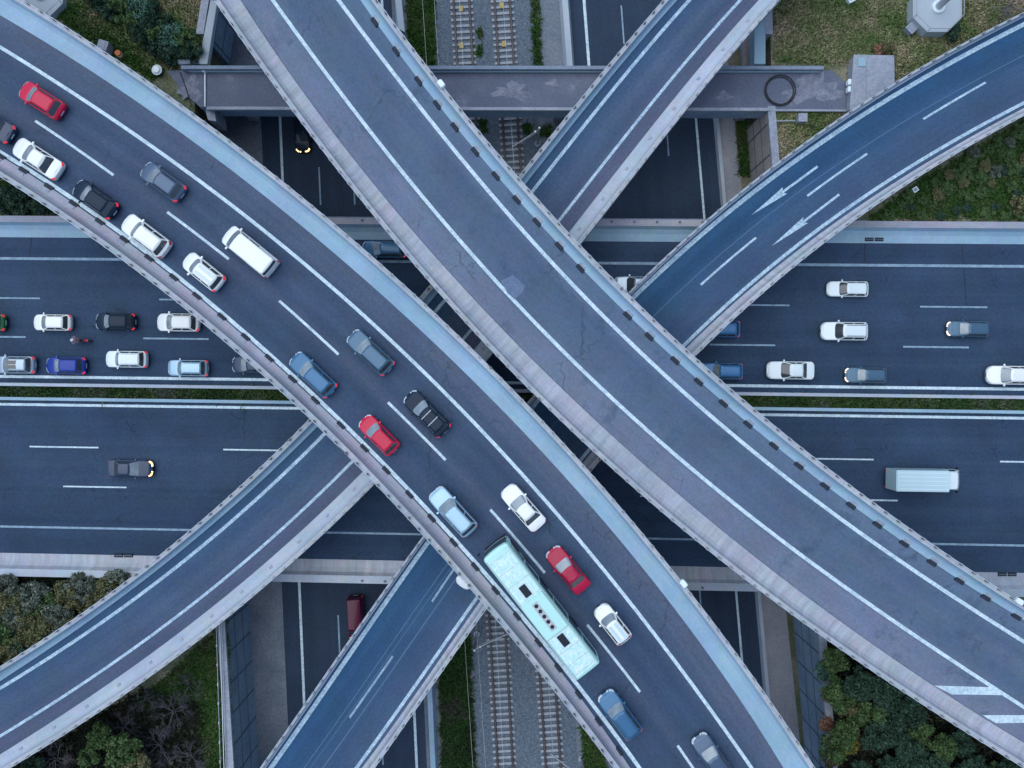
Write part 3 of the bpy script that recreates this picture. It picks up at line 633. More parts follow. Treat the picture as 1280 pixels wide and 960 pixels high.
low_wall('light concrete barrier between the western sunken road and the planted strip by the railway', (499,15), (540,900), 10, .9, M['conc_blue'])
low_wall('light concrete barrier between the railway footway and the eastern sunken road', (705,0), (765,800), 12, .9, M['conc_white'])
low_wall('light concrete kerb between the eastern sunken road and its footway', (895,150), (951,785), 7, .5, M['conc_white'])

# railway tracks
def track(label, pl, pr):
    root = empty('railway_track', (0, 0, ZL), 0, label, 'railway track', 'railway tracks in the sunken cutting')
    a = nline(*pl, 0, -300, 1250, 30); b = nline(*pr, 0, -300, 1250, 30)
    for ln in (a, b):
        vs = []
        for p in ln:
            for dx, z in ((-.13, .12), (-.085, .30), (.085, .30), (.13, .12)): vs.append((p.x + dx, p.y, z))
        fs = [(i*4+j, i*4+j+1, (i+1)*4+j+1, (i+1)*4+j) for i in range(len(ln)-1) for j in range(3)]
        mesh_obj('rail', vs, fs, M['steel'], root)
    mid = [(p + q) / 2 for p, q in zip(a, b)]; d = (mid[-1] - mid[0]).normalized(); h = math.atan2(d.y, d.x)
    t = box('sleeper', (0, 0, .06), (.26, 2.45, .13), M['sleeper'], root)
    bm = bmesh.new(); cnt = 0
    s = 0.0; total = (mid[-1] - mid[0]).length
    while s < total:
        p = mid[0] + d * s; y = p.y
        if (20.5 < y < 42.5) or (-42.5 < y < -20.5):
            o = t if cnt == 0 else link(t.copy(), root)
            o.location = (p.x, p.y, 0); o.rotation_euler.z = h; cnt += 1
        else: add_box(bm, (p.x, p.y, .06), (.26, 2.45, .13), h)
        s += .66
    bm_obj('sleepers', bm, M['sleeper'], root)['kind'] = 'stuff'
    return root
t1 = track('railway track nearer the western sunken road', ((567,0),(616,850)), ((586.5,0),(635,850)))
t2 = track('railway track nearer the eastern sunken road', ((618,0),(675,850)), ((637,0),(693.5,850)))
for t, pts in ((t1, [(576.5,12),(577,58)]), (t2, [(627,8),(630,56)])):
    for x, y in pts:
        q = P(x, y, ZL); o = box('balise', (q[0], q[1], .19), (.45, .62, .14), M['yellow'], t, bevel=.03)
# catenary masts
def mast(label, base, tip):
    b = P(*base, ZL); root = empty('catenary_mast', b, 0, label, 'mast', 'masts carrying the railway wires')
    cyl('pole', (0, 0, 2.5), .12, 5.0, M['galv'], root, n=10)
    cyl('base_plate', (0, 0, .08), .35, .16, M['conc_grey'], root, n=8)
    e = P(*tip, -1.9); v = Vector((e[0]-b[0], e[1]-b[1], 0))
    tube('arm', [(0,0,4.6), (v.x, v.y, 4.6)], .05, M['galv'], root); tube('arm', [(0,0,3.9), (v.x*.9, v.y*.9, 4.5)], .04, M['galv'], root)
    cyl('insulator', (v.x*.15, v.y*.15, 4.6), .1, .2, M['white_box'], root, n=10)
mast('catenary mast with arm under the edge of the jammed overpass, right of the slip road', (596,792), (640,790))
mast('catenary mast at the bottom between the tracks and the jammed overpass', (727,948), (688,942))
mast('catenary mast beside the track in the gap above the empty overpass', (672,180), (640,184))
for k, (p0, p1) in enumerate((((576.5,0),(625.5,850)), ((627.5,0),(684,850)))):
    o = tube('overhead_wire', [Vector((p.x, p.y, -1.95)) for p in nline(p0, p1, 0, -400, 1300, 12)], .018, M['wire'], n=4)
    tag(o, ['thin contact wire above the western railway track', 'thin contact wire above the eastern railway track'][k], 'wire')
for k, (p0, p1) in enumerate((((532,0),(588,850)), ((546,0),(603,850)))):
    o = tube('overhead_wire', [Vector((p.x, p.y, -2.6)) for p in nline(p0, p1, 0, -400, 1300, 12)], .016, M['wire'], n=4)
    tag(o, ['thin feeder wire over the planted strip left of the tracks', 'thin feeder wire over the edge of the ballast left of the tracks'][k], 'wire')

# ------------------------------------------------------------------ concrete service bridge (upper part)
sb = empty('service_bridge', P(640, 110, .2), 0, 'weathered concrete bridge across the sunken roads and railway near the top', 'bridge'); so = sb.location
def qp(x, y, z): return Vector(P(x, y, z)) - so
outl = [(208,88),(1040,88),(1058,104),(1060,137),(962,137),(250,134),(226,112)]
bm = bmesh.new()
top = [bm.verts.new(qp(x, y, .2)) for x, y in outl]; bot = [bm.verts.new(v.co + Vector((0,0,-2.3))) for v in top]
bm.faces.new(top); bm.faces.new(bot[::-1])
for i in range(len(top)): bm.faces.new((top[i], bot[i], bot[(i+1) % len(top)], top[(i+1) % len(top)]))
bm_obj('deck', bm, M['conc_beam'], sb)
bm = bmesh.new()
for a, b in (((250,134.4),(962,137.3)),):
    A1, B1 = qp(*a, .19), qp(*b, .19); dn = Vector((0, -.012, 0))
    bm.faces.new([bm.verts.new(v) for v in (A1 + dn, A1 + dn + Vector((0,0,-2.28)), B1 + dn + Vector((0,0,-2.28)), B1 + dn)])
bm_obj('fascia', bm, M['fascia'], sb)
def bar(nm, p0, p1, w, z0, z1, m, par):
    a = qp(*p0, z1); b = qp(*p1, z1); d = b - a
    return box(nm, ((a.x+b.x)/2, (a.y+b.y)/2, (z0+z1)/2 - so.z), (d.length, w, z1 - z0), m, par, math.atan2(d.y, d.x), bevel=.02)
bar('parapet', (226,84), (1030,84.5), .35, .2, 1.0, M['conc_dark'], sb)
bar('pipe', (236,88.5), (1026,89), .16, .3, .55, M['conc_blue'], sb)
bar('parapet', (258,135), (962,136.5), .3, .2, .55, M['conc_grey'], sb)
bar('parapet', (962,137.5), (1058,138), .2, .2, .4, M['conc_grey'], sb)
bar('pipe', (256,88), (256,133), .1, .25, .4, M['white_box'], sb)
box('junction_box', qp(255, 88, .5), (.35, .35, .3), M['white_box'], sb, bevel=.03)
for x in (300, 505, 700, 940):
    q = qp(x, 112, -2.2); box('pier', (q.x, q.y, -4.4), (.9, 3.4, 4.2), M['conc_grey'], sb)
for cx, cy, ax, ay in ((640,114,20,10),(1018,112,34,17),(238,112,13,14),(905,120,9,5),(690,104,8,4)):
    vs = []
    for k in range(48):
        a = 2*math.pi*k/48; r_ = 1 + .28*math.sin(3*a + cx) + .2*math.sin(7*a + cy) + rng.uniform(-.16, .16)
        vs.append(qp(cx + ax*r_*math.cos(a), cy + ay*r_*math.sin(a), .206))
    o = mesh_obj('lime_stain', vs[::-1], [tuple(range(48))], M['lime'], sb)
# support frames seen beside it
def slab(name, label, pts, z0, z1, m, cat='slab'):
    bm = bmesh.new(); top = [bm.verts.new(P(x, y, z1)) for x, y in pts]; bot = [bm.verts.new((v.co.x, v.co.y, z0)) for v in top]
    bm.faces.new(top); bm.faces.new(bot[::-1])
    for i in range(len(top)): bm.faces.new((top[i], bot[i], bot[(i+1) % len(top)], top[(i+1) % len(top)]))
    c = sum((v.co for v in top), Vector()) / len(top); c.z = z0
    for v in bm.verts: v.co -= c
    o = bm_obj(name, bm, m, bevel=.03); o.location = c
    return tag(o, label, cat)
slab('concrete_beam', 'leaning light concrete beam on the wall top, upper left', [(263,0),(272,0),(259,80),(248,80)], -.3, .35, M['conc_white'], 'beam')
slab('concrete_beam', 'light concrete beam running up to the service bridge right of the ramp', [(943,15),(957,15),(957,80),(943,80)], -1.2, .3, M['conc_blue'], 'beam')
slab('concrete_beam', 'tan concrete beam next to the footway just right of the ramp bridge', [(928,40),(939,40),(941,82),(929,82)], -3.0, -2.4, M['conc_tan'], 'beam')
slab('concrete_beam', 'white steel side beam at the top edge between the empty overpass and the railway', [(492,-20),(500,-20),(506,40),(498,36)], -3.5, -2.9, M['conc_white'], 'beam')
slab('concrete_beam', 'dark concrete ledge on the left end of the service bridge', [(222,74),(248,74),(248,80),(222,80)], -.1, .5, M['conc_dark'], 'beam')
slab('concrete_block', 'pale concrete block under the left end of the service bridge', [(256,136),(268,136),(270,152),(260,150)], -3.0, -.2, M['conc_grey'], 'block')
# cable ring
bm = bmesh.new(); c = P(975, 113, .26)
for rr, dz, dx in ((1.5, 0, 0), (1.42, .05, .05), (1.33, .02, -.04)):
    pts = [(rr*math.cos(a) + dx, rr*math.sin(a) + dx, dz + .04) for a in np.linspace(0, 2*math.pi, 41)]
    add_tube(bm, pts, .05, 6)
o = bm_obj('cable_ring', bm, M['black_rubber'], smooth_angle=50); o.location = c
tag(o, 'black coiled cable ring lying on the service bridge', 'cable')
o = tube('cable', [P(225, 90, .28), P(231, 106, .26), P(236, 122, .26), P(240, 134, .26)], .05, M['black_rubber']); tag(o, 'black cable lying across the left end of the service bridge', 'cable')
# satellite-like dish
root = empty('lamp_dish', P(199, 90, -.1), 0, 'round white blue lamp dish at the left end of the service bridge', 'lamp')
cyl('dish', (0, 0, .55), .45, .22, M['white_box'], root, n=24, r2=.3); cyl('dish_ring', (0, 0, .45), .5, .1, M['galv'], root, n=24); cyl('stem', (0, 0, .2), .08, .45, M['galv'], root, n=8)
# kiosk
kz = .95
root = empty('concrete_hut', P(1089, 104, -.1), 0, 'flat roofed concrete utility hut beside the right end of the service bridge', 'hut'); ko = root.location
def kq(x, y, z): return Vector(P(x, y, z)) - ko
pts = [(1067,70),(1116,71),(1117,132),(1062,137)]
bm = bmesh.new(); top = [bm.verts.new(kq(x, y, kz)) for x, y in pts]; bot = [bm.verts.new((v.co.x, v.co.y, 0)) for v in top]
bm.faces.new(top)
for i in range(4): bm.faces.new((top[i], bot[i], bot[(i+1) % 4], top[(i+1) % 4]))
bm_obj('wall', bm, M['conc_grey'], root)
bm = bmesh.new(); cc = sum((kq(x, y, kz) for x, y in pts), Vector())/4
t0 = [bm.verts.new(cc + (kq(x, y, kz) - cc)*1.03 + Vector((0,0,.005))) for x, y in pts]; t1_ = [bm.verts.new(v.co + Vector((0,0,.14))) for v in t0]
bm.faces.new(t1_); bm.faces.new(t0[::-1])
for i in range(4): bm.faces.new((t0[i], t0[(i+1) % 4], t1_[(i+1) % 4], t1_[i]))
roof = bm_obj('roof', bm, M['conc_grey'], root)
q = kq(1077, 78, kz+.15); box('hatch', (q.x, q.y, q.z+.05), (.75, .85, .1), M['conc_blue'], roof, bevel=.02)
q = kq(1082.5, 100, kz+.15); box('roof_seam', (q.x, q.y, q.z), (.05, 3.6, .02), M['conc_dark'], roof)
for y in (103, 112):
    q = kq(1063, y, .8); box('vent_box', (q.x - .05, q.y, .82), (.5, .55, .55), M['white_box'], root, bevel=.05)
box('door', kq(1062.5, 124, 0) + Vector((-.02, 0, .45)), (.1, .8, .8), M['galv'], root)
# small fixtures
def cabinet(label, x, y, z, s, m, rz=0):
    root = empty('utility_box', P(x, y, z), rz, label, 'box')
    box('body', (0, 0, s[2]/2), s, m, root, bevel=.04); box('lid', (0, 0, s[2] + .025), (s[0]*1.08, s[1]*1.08, .05), m, root); box('lid_plate', (0, 0, s[2]+.06), (s[0]*.55, s[1]*.55, .02), M['conc_grey'], root)
cabinet('small square concrete cabinet beside the octagonal tower base', 1135, 39, -.1, (.85, .85, .7), M['conc_grey'], .75)
cabinet('small square lamp box on the grass below the service bridge', 999.5, 150.5, -.1, (.8, .75, .8), M['conc_grey'])
tag(tube('pipe', [P(962, 151.5, .2), P(994, 151, .2)], .07, M['galv']), 'thin grey pipe leading to the small lamp box', 'pipe')
cabinet('small blue white box at the top edge above the grass', 1061, 2, -.1, (.6, .6, .5), M['pale'] if 'pale' in M else M['white_box'], .5)
cabinet('small white box by the shrubs right of the slip road', 1140, 239, -.1, (.5, .45, .6), M['white_box'], .6)
cabinet('grey concrete box at the foot of the shrubs beside the jammed overpass, upper left', 137, 63, -.1, (.9, .8, 1.2), M['conc_grey'], -.3)
root = empty('barrel', P(153, 71, -.1), 0, 'small orange and white barrel beside the jammed overpass, upper left', 'barrel')
cyl('shell', (0,0,.45), .28, .9, M['orange'], root, n=14); cyl('white_band', (0,0,.6), .285, .2, M['white_box'], root, n=14)
for x, y, Dk, ed, lab in ((552,107,C_,'Lout','white electrical box on the parapet near the service bridge'), (1272,748,C_,'Lout','white electrical box on the parapet near the right edge of the photo'), (852,729,A_,'Rout','white electrical box on the pale edge of the jammed overpass')):
    u, v = Dk.uv(x, y, 1.0); p = Dk.at(u, Dk.v(ed, u), 1.0)
    root = empty('electrical_box', p, Dk.heading(ed, u), lab, 'lamp'); box('housing', (0, 0, .3), (.62, .42, .45), M['white_box'], root, bevel=.06); cyl('mount', (0, 0, .04), .12, .1, M['galv'], root, n=10)  # electrical boxes mounted on the parapets
# octagonal tower bases
def octagon(label, x, y, r, pole, h=1.2):
    root = empty('octagonal_base', P(x, y, -.1), 0, label, 'tower base')
    cyl('plinth', (0,0,h/2), r, h, M['conc_white'], root, n=8)
    bm = bmesh.new(); pts = [(r*.96*math.cos(a), r*.96*math.sin(a), h+.5) for a in (np.arange(9)+.5)*math.pi/4]
    add_tube(bm, pts, .035, 6)
    for p in pts[:-1]: add_tube(bm, [(p[0], p[1], h), p], .03, 5)
    bm_obj('guard_rail', bm, M['galv'], root)
    cyl('collar', (0,0,h+.12), .62, .24, M['white_box'], root, n=20)
    if pole: tube('pole', [(0,0,h), (0,0,h+5)], .34, M['galv'], root, n=14, r1=.26)
    else: cyl('hub', (0,0,h+.3), .42, .3, M['galv'], root, n=16)
octagon('pale octagonal concrete tower base with a grey pole, upper right', 1163, 17, 2.55, True)
octagon('octagonal concrete platform with a round hub at the top left corner', 57, -2, 2.35, False, .8)
# metal fence by the lower left wall
root = empty('metal_fence', P(273, 860, -.1), 0, 'white and dark metal rail fence along the grass in the lower left', 'fence'); fo = root.location
for k, x in enumerate((270, 274.5, 277)):
    a = Vector(P(x, 775, .5)) - fo; b = Vector(P(x + 6, 975, .5)) - fo; tube('rail', [a, b], .035, M['galv'] if k != 1 else M['white_box'], root)
for k in range(9):
    y = 780 + k*24; a = Vector(P(273 + (y-775)*.03, y, 0)) - fo; box('post', (a.x, a.y, .35), (.09, .3, .8), M['galv'], root)

# ------------------------------------------------------------------ vehicles
def outline(q, xr, xf, w, rf, rr, bf=0.0, br=0.0):
    q = q % 8; s = int(q); f = q - s
    hp = math.pi/2
    if s == 0: x, y = xf, -(w-rf) + 2*(w-rf)*f
    elif s == 1: x, y = xf - rf + rf*math.cos(f*hp), w - rf + rf*math.sin(f*hp)
    elif s == 2: x, y = xf - rf + (xr + rr - xf + rf)*f, w
    elif s == 3: x, y = xr + rr - rr*math.sin(f*hp), w - rr + rr*math.cos(f*hp)
    elif s == 4: x, y = xr, (w-rr) - 2*(w-rr)*f
    elif s == 5: x, y = xr + rr - rr*math.cos(f*hp), -(w-rr) - rr*math.sin(f*hp)
    elif s == 6: x, y = xr + rr + (xf - rf - xr - rr)*f, -w
    else: x, y = xf - rf + rf*math.sin(f*hp), -(w-rf) - rf*math.cos(f*hp)
    xm = (xf + xr)/2
    if x > xm: x += bf*(1-(y/w)**2)*((x-xm)/(xf-xm))**3
    else: x -= br*(1-(y/w)**2)*((x-xm)/(xr-xm))**3
    return x, y
QS = [k/6 for k in range(6)] + [1+k/5 for k in range(5)] + [2+k/12 for k in range(12)] + [3+k/5 for k in range(5)] + [4+k/6 for k in range(6)] + [5+k/5 for k in range(5)] + [6+k/12 for k in range(12)] + [7+k/5 for k in range(5)]
def interp(x, tab):
    if x <= tab[0][0]: return tab[0][1]
    for (a, va), (b, vb) in zip(tab, tab[1:]):
        if x <= b:
            t = (x-a)/(b-a); t = t*t*(3-2*t)*.5 + t*.5
            return va + (vb-va)*t
    return tab[-1][1]
SPEC = dict(   # L, W, H, cowl, roof front, roof rear, glass base rear (fractions from the nose), belt
    hatch=(4.05,1.76,1.47,.25,.44,.86,.965,.93), mini=(3.65,1.66,1.5,.24,.40,.90,.975,.95), sedan=(4.55,1.80,1.43,.265,.45,.70,.85,.92),
    suv=(4.45,1.84,1.66,.27,.41,.89,.965,1.02), wagon=(4.65,1.80,1.48,.265,.44,.89,.965,.93), van=(5.1,1.95,1.98,.13,.27,.975,.992,1.12), pickup=(5.05,1.85,1.72,.27,.40,.54,.575,1.02))
wheel_mesh = {}
def wheel(parent, x, y):
    if 'w' not in wheel_mesh:
        bm = bmesh.new(); add_cyl(bm, (0,0,0), .33, .22, 24, axis='y'); bmesh.ops.bevel(bm, geom=[e for e in bm.edges if len(e.link_faces)==2 and e.calc_face_angle(0) > 1], offset=.04, segments=2, affect='EDGES')
        w = bm_obj('wheel', bm, M['black_rubber'], parent, smooth_angle=40)
        bm = bmesh.new(); add_cyl(bm, (0,0,0), .21, .235, 16, axis='y'); r = bm_obj('rim', bm, M['rim'], w, smooth_angle=40)
        wheel_mesh['w'] = (w, r)
    else:
        w0, r0 = wheel_mesh['w']; w = link(w0.copy(), parent); r = link(r0.copy(), w)
    w.location = (x, y, .33)
def patch_mesh(name, S, q0, q1, v0, v1, off, m, parent, nq=10, nv=5):
    vs = []
    for i in range(nq+1):
        for j in range(nv+1):
            q = q0 + (q1-q0)*i/nq; v = v0 + (v1-v0)*j/nv
            p = Vector(S(q, v)); dq = Vector(S(q+.01, v)) - Vector(S(q-.01, v)); dv = Vector(S(q, v+.01)) - Vector(S(q, v-.01))
            n = dq.cross(dv)
            n = n.normalized() if n.length > 1e-9 else Vector((0,0,1))
            vs.append(p + n*off)
    fs = [(i*(nv+1)+j, (i+1)*(nv+1)+j, (i+1)*(nv+1)+j+1, i*(nv+1)+j+1) for i in range(nq) for j in range(nv)]
    return mesh_obj(name, vs, fs, m, parent, smooth=True)
def car(label, kind, color, loc, rz, name=None, tail='tail_on', head='head_off', scale=1.0, rails=False, bars=False, sunroof=None, roof=None, glass='glass_light', group='cars on the roads', cat=None):
    L_, W_, H_, cw, rf_, rr_, rb_, belt = SPEC[kind]
    root = empty(name or {'van': 'van', 'pickup': 'pickup_truck'}.get(kind, 'car'), loc, rz, label, cat or {'van': 'van', 'pickup': 'pickup truck'}.get(kind, 'car'), group)
    root.scale = (scale*{'wagon': .895}.get(kind, .925),)*3
    h = L_/2; X = lambda f: h - f*L_
    pm = PAINT[color]
    ht = [(-h, belt-.05), (X(rb_)+.02 if kind in ('sedan','pickup') else -h+.2, belt+.03), (X(cw), belt), (X(cw)+.25, belt-.05), (h-.35, belt-.17 if kind != 'van' else belt-.12), (h, belt-.30)]
    zt = lambda x: interp(x, ht)
    rf, rr, bf, br = (.42,.28,.10,.06) if kind not in ('van','pickup') else (.30,.15,.10,.03)
    levels = [(.10, lambda x: .20), (.03, lambda x: .30), (0, lambda x: .52), (.0, lambda x: min(.74, zt(x)-.12)), (.035, lambda x: zt(x)-.035), (.10, lambda x: zt(x)), (.17, lambda x: zt(x)+.012)]
    def ring(q, ins, zf):
        x, y = outline(q, -h+ins, h-ins, W_/2-ins, max(.05, rf-ins*.5), max(.05, rr-ins*.5), bf, br)
        tp = 1 - .05*max(0, (x/h))**3
        return (x, y*tp, zf(x))
    def SB(q, v):     # body surface, v over the ring levels
        v = max(0, min(len(levels)-1.001, v)); i = int(v); f = v-i
        a = ring(q, *levels[i]); b = ring(q, *levels[i+1]); return tuple(a[k] + (b[k]-a[k])*f for k in range(3))
    bm = bmesh.new(); rings = []
    for ins, zf in levels: rings.append([bm.verts.new(ring(q, ins, zf)) for q in QS])
    for ks in (.66, .33, 0.0):
        rr3 = []
        for q in QS:
            x, y, z = ring(q, *levels[-1]); xx = x*(.985 if ks > .1 else .96)
            crease = .03*(1-ks*ks)
            rr3.append(bm.verts.new((xx, y*ks, zt(xx)+.012+crease)))
        rings.append(rr3)
    n = len(QS)
    for a, b in zip(rings, rings[1:]):
        for k in range(n): bm.faces.new((a[k], a[(k+1)%n], b[(k+1)%n], b[k]))
    bm.faces.new(rings[0][::-1])
    # cabin
    zb, zr = belt-.04, H_-.07
    tin = .30 if kind != 'van' else .17
    def G(q, v):
        x0, y0 = outline(q, X(rb_), X(cw), W_/2-.085, .32 if kind != 'van' else .2, .16, .12, .04)
        x1, y1 = outline(q, X(rr_), X(rf_), W_/2-tin, .18, .16, .07, .05)
        bulge = .035*math.sin(math.pi*max(0, min(1, v)))
        sy = (1 if y0 > 0 else -1)*min(1, abs(y0)/.5)
        return (x0+(x1-x0)*v, y0+(y1-y0)*v + bulge*sy, zb+(zr-zb)*v)
    def GR(q, ins, z):
        x, y = outline(q, X(rr_)+ins, X(rf_)-ins, W_/2-tin-ins, .15, .13, .07, .05); return (x, y, z)
    rings = [[bm.verts.new(G(q, v)) for q in QS] for v in (0, .25, .5, .75, 1.0)]
    rings.append([bm.verts.new(GR(q, .035, zr+.035)) for q in QS]); rings.append([bm.verts.new(GR(q, .10, zr+.055)) for q in QS])
    for ks in (.6, .3, 0.0):
        rings.append([bm.verts.new((lambda p: (p[0]*1.0, p[1]*ks, zr+.055+.04*(1-ks*ks)))(GR(q, .10, 0))) for q in QS])
    for a, b in zip(rings, rings[1:]):
        for k in range(n): bm.faces.new((a[k], a[(k+1)%n], b[(k+1)%n], b[k]))
    bmesh.ops.remove_doubles(bm, verts=bm.verts[:], dist=.002)
    body = bm_obj('body', bm, pm, root, smooth_angle=38)
    # glass
    GL = M[glass]; DG = M['glass']
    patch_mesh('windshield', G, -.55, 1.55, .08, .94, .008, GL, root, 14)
    if kind != 'van': patch_mesh('rear_window', G, 3.5, 5.5, .16, .90, .008, DG, root, 12)
    else: patch_mesh('rear_window', G, 3.7, 5.3, .35, .85, .008, DG, root, 12)
    segs = ((0.02,.47),(.53,.97)) if kind not in ('van','pickup') else (((.02,.22),(.26,.55)) if kind == 'van' else ((.05,.95),))
    for a, b in segs:
        patch_mesh('side_window', G, 2+a, 2+b, .12, .88, .008, DG, root, 6); patch_mesh('side_window', G, 7-b, 7-a, .12, .88, .008, DG, root, 6)
    # lamps
    for q0, q1 in ((.78, 1.7), (-.7, .22)): patch_mesh('headlight', SB, q0, q1, 3.0, 5.1, .006, M[head], root, 8)
    for q0, q1 in ((3.22, 4.0), (5.0, 5.78)): patch_mesh('taillight', SB, q0, q1, 2.6, 4.5, .006, M[tail], root, 8)
    patch_mesh('grille', SB, .3, .7, 1.6, 3.4, .006, M['trim'], root)
    box('number_plate', (-h-br-.005, 0, .55), (.03, .5, .12), M['plate'], root)
    for sy in (1, -1):
        bm = bmesh.new(); add_box(bm, (X(cw)-.28, sy*(W_/2+.06), belt+.08), (.16, .22, .15), sy*-.2); bm_obj('mirror', bm, pm if color not in ('black',) else M['trim'], root, bevel=.035)
        for fx in (.19, .80): wheel(root, X(fx), sy*(W_/2-.105))
        if kind == 'suv' or rails:
            tube('roof_rail', [(X(rf_)-.25, sy*(W_/2-tin-.09), H_+.03), (X(rf_)-.4, sy*(W_/2-tin-.09), H_+.07), (X(rr_)+.25, sy*(W_/2-tin-.09), H_+.07), (X(rr_)+.1, sy*(W_/2-tin-.09), H_+.03)], .022, M['trim'] if rails else pm, root)
    if sunroof:
        a, b = sunroof; bm = bmesh.new(); add_box(bm, ((X(a)+X(b))/2, 0, H_+.012), (abs(X(a)-X(b)), W_-2*tin-.3, .025)); bm_obj('sunroof', bm, M['glass'], root, bevel=.01)
    if roof:
        bm = bmesh.new(); add_box(bm, ((X(rf_)+X(rr_))/2, 0, H_+.006), (abs(X(rf_)-X(rr_))-.26, W_-2*tin-.26, .03)); bm_obj('roof_panel', bm, PAINT[roof], root, bevel=.012)
    if bars:
        for f in (.52, .70): box('roof_bar', (X(f), 0, H_+.09), (.07, W_-2*tin-.02, .05), M['galv'], root, bevel=.015)
    if kind == 'pickup':
        box('bed_cover', ((X(.60)+X(.965))/2, 0, belt+.05), (abs(X(.60)-X(.965)), W_-.36, .05), M['trim'], root, bevel=.015)
        for f in (.615, .775): box('sport_bar', (X(f), 0, belt+.11), (.08, W_-.22, .06), M['galv'], root, bevel=.02)
    return root

DIR = {}
def on_deck(D, x, y, flip=False, adj=0.0):
    u, v = D.uv(x, y, .8)
    f = (v - D.v('Lline', u)) / (D.v('Rline', u) - D.v('Lline', u))
    g = lambda uu: D.at(uu, D.v('Lline', uu) + (D.v('Rline', uu) - D.v('Lline', uu))*f)
    d = g(u+.5) - g(u-.5); h = math.atan2(d.y, d.x) + (math.pi if flip else 0) + adj
    return D.at(u, v, .0), h
GA = 'cars queued on the jammed overpass'
def carA(label, kind, color, x, y, **k):
    p, h = on_deck(A_, x, y, False); return car(label, kind, color, p, h, group=GA, **k)
carA('bright red car, farthest up the jammed overpass in its right lane', 'hatch', 'red', 50, 124, tail='tail_off')
carA('dark car cut off by the left edge of the photo on the jammed overpass', 'sedan', 'navy', -16, 152)
carA('white saloon car at the left end of the jammed overpass with a dark rear window', 'sedan', 'white', 45, 197)
carA('black car behind the white saloon at the left end of the jammed overpass', 'hatch', 'black', 117, 248)
carA('grey car with a pale windscreen, in the right lane behind the farthest red car', 'hatch', 'grey', 202, 226)
carA('white car with a dark rear window, following the black car on the jammed overpass', 'suv', 'white', 181, 294, tail='tail_off')
carA('small white car with a blue grey roof and lit tail lamps', 'mini', 'white', 253, 339, roof='silver', scale=1.04)
carA('long white van on the jammed overpass', 'van', 'white', 312, 314, tail='tail_off')
carA('dark blue estate car in the left lane beside the kerb, ahead of the red hatchback', 'wagon', 'steelblue', 390, 468)
carA('steel grey car by the right edge line, level with the dark blue estate', 'wagon', 'bluegrey', 462, 440)
carA('black estate car with two pale bars across its roof', 'wagon', 'black', 533, 517, scale=1.0, bars=True)
carA('bright red hatchback in the left lane beside the black estate car', 'hatch', 'red', 473, 544, tail='tail_off', scale=.95)
carA('large pale blue car in the left lane ahead of the bus', 'wagon', 'lightblue', 566, 640, scale=1.06, tail='tail_off')
carA('white car in the right lane ahead of the dark red car', 'sedan', 'white', 654, 635, scale=.97, tail='tail_off')
carA('dark red car beside the front of the mint bus', 'sedan', 'darkred', 710, 713, scale=.97, tail='tail_off')
carA('small white car with a mint tinted roof beside the rear of the bus', 'mini', 'white', 766, 781, roof='pale')
carA('mid blue car with red tail lamps behind the bus', 'suv', 'steelblue', 775, 894)
carA('dark slate car cut off by the bottom edge of the photo', 'wagon', 'grey', 892, 949)
GH = 'cars on the westbound highway'
def carH(label, kind, color, x, y, flip=False, **k):
    p = P(x, y, .8); h = math.pi - .012 if not flip else -.014
    k.setdefault('group', GH)
    return car(label, kind, color, (p[0], p[1], .0), h, **k)
carH('green car cut off by the left edge of the photo', 'hatch', 'green', -20, 403, scale=1.0)
carH('white hatchback nearest the left edge of the photo in the upper queue row', 'hatch', 'white', 64, 403, scale=.96)
carH('black hatchback between two white ones in the upper queue row', 'hatch', 'black', 143, 402, scale=1.0)
carH('white car tucked against the overpass in the upper queue row', 'hatch', 'white', 222, 403, scale=1.07)
carH('dark and silver car with a black roof panel, lower queue row at the left edge', 'hatch', 'silver', 17, 456, sunroof=(.42,.66), scale=1.02)
carH('royal blue hatchback in the lower queue row', 'hatch', 'blue', 81, 457, scale=1.0)
carH('white off-road car with roof rails in the lower queue row', 'suv', 'white2', 157, 449, scale=.95)
carH('pale blue off-road car with roof rails in the lower queue row', 'suv', 'lightblue', 234, 460, scale=.92)
carH('navy car half hidden by the jammed overpass, lower queue row', 'hatch', 'navy', 314, 456)
carH('white estate car in the top lane, right half of the highway', 'wagon', 'white2', 1061, 361, scale=.93, tail='tail_off', glass='glass')
carH('white off-road car with black roof bars, middle lane, right half of the highway', 'suv', 'white2', 1056, 414, scale=1.05, rails=True, tail='tail_off', glass='glass')
carH('blue grey estate car with glowing headlights, nearest the right edge in the middle lane', 'wagon', 'bluegrey', 1212, 411, scale=.94, head='head_warm', tail='tail_off')
carH('white saloon car in the bottom lane left of the blue grey estate', 'sedan', 'white2', 989, 463, scale=1.05, tail='tail_off', glass='glass')
carH('blue grey estate car with glowing headlights in the bottom lane', 'wagon', 'bluegrey', 1084, 469, scale=.93, head='head_warm', tail='tail_off')
carH('white car cut off by the right edge of the photo', 'hatch', 'white', 1263, 469, scale=1.12, tail='tail_off')
carH('bright blue car just emerging from below the slip road', 'hatch', 'cardblue', 901, 411, scale=1.0)
carH('blue car with pale roof rails half hidden by the empty overpass', 'suv', 'cardblue', 903, 464, scale=.95)
carH('silver car glimpsed in the gap between the empty overpass and the slip road', 'sedan', 'silver', 796, 356, glass='glass')
carH('dark blue car glimpsed in the gap between the two overpasses', 'wagon', 'steelblue', 480, 311)
carH('dark blue car with bright headlights driving right on the eastbound lanes', 'sedan', 'navy', 161, 586, flip=True, head='head_on', tail='tail_off', group='vehicles on the eastbound highway')
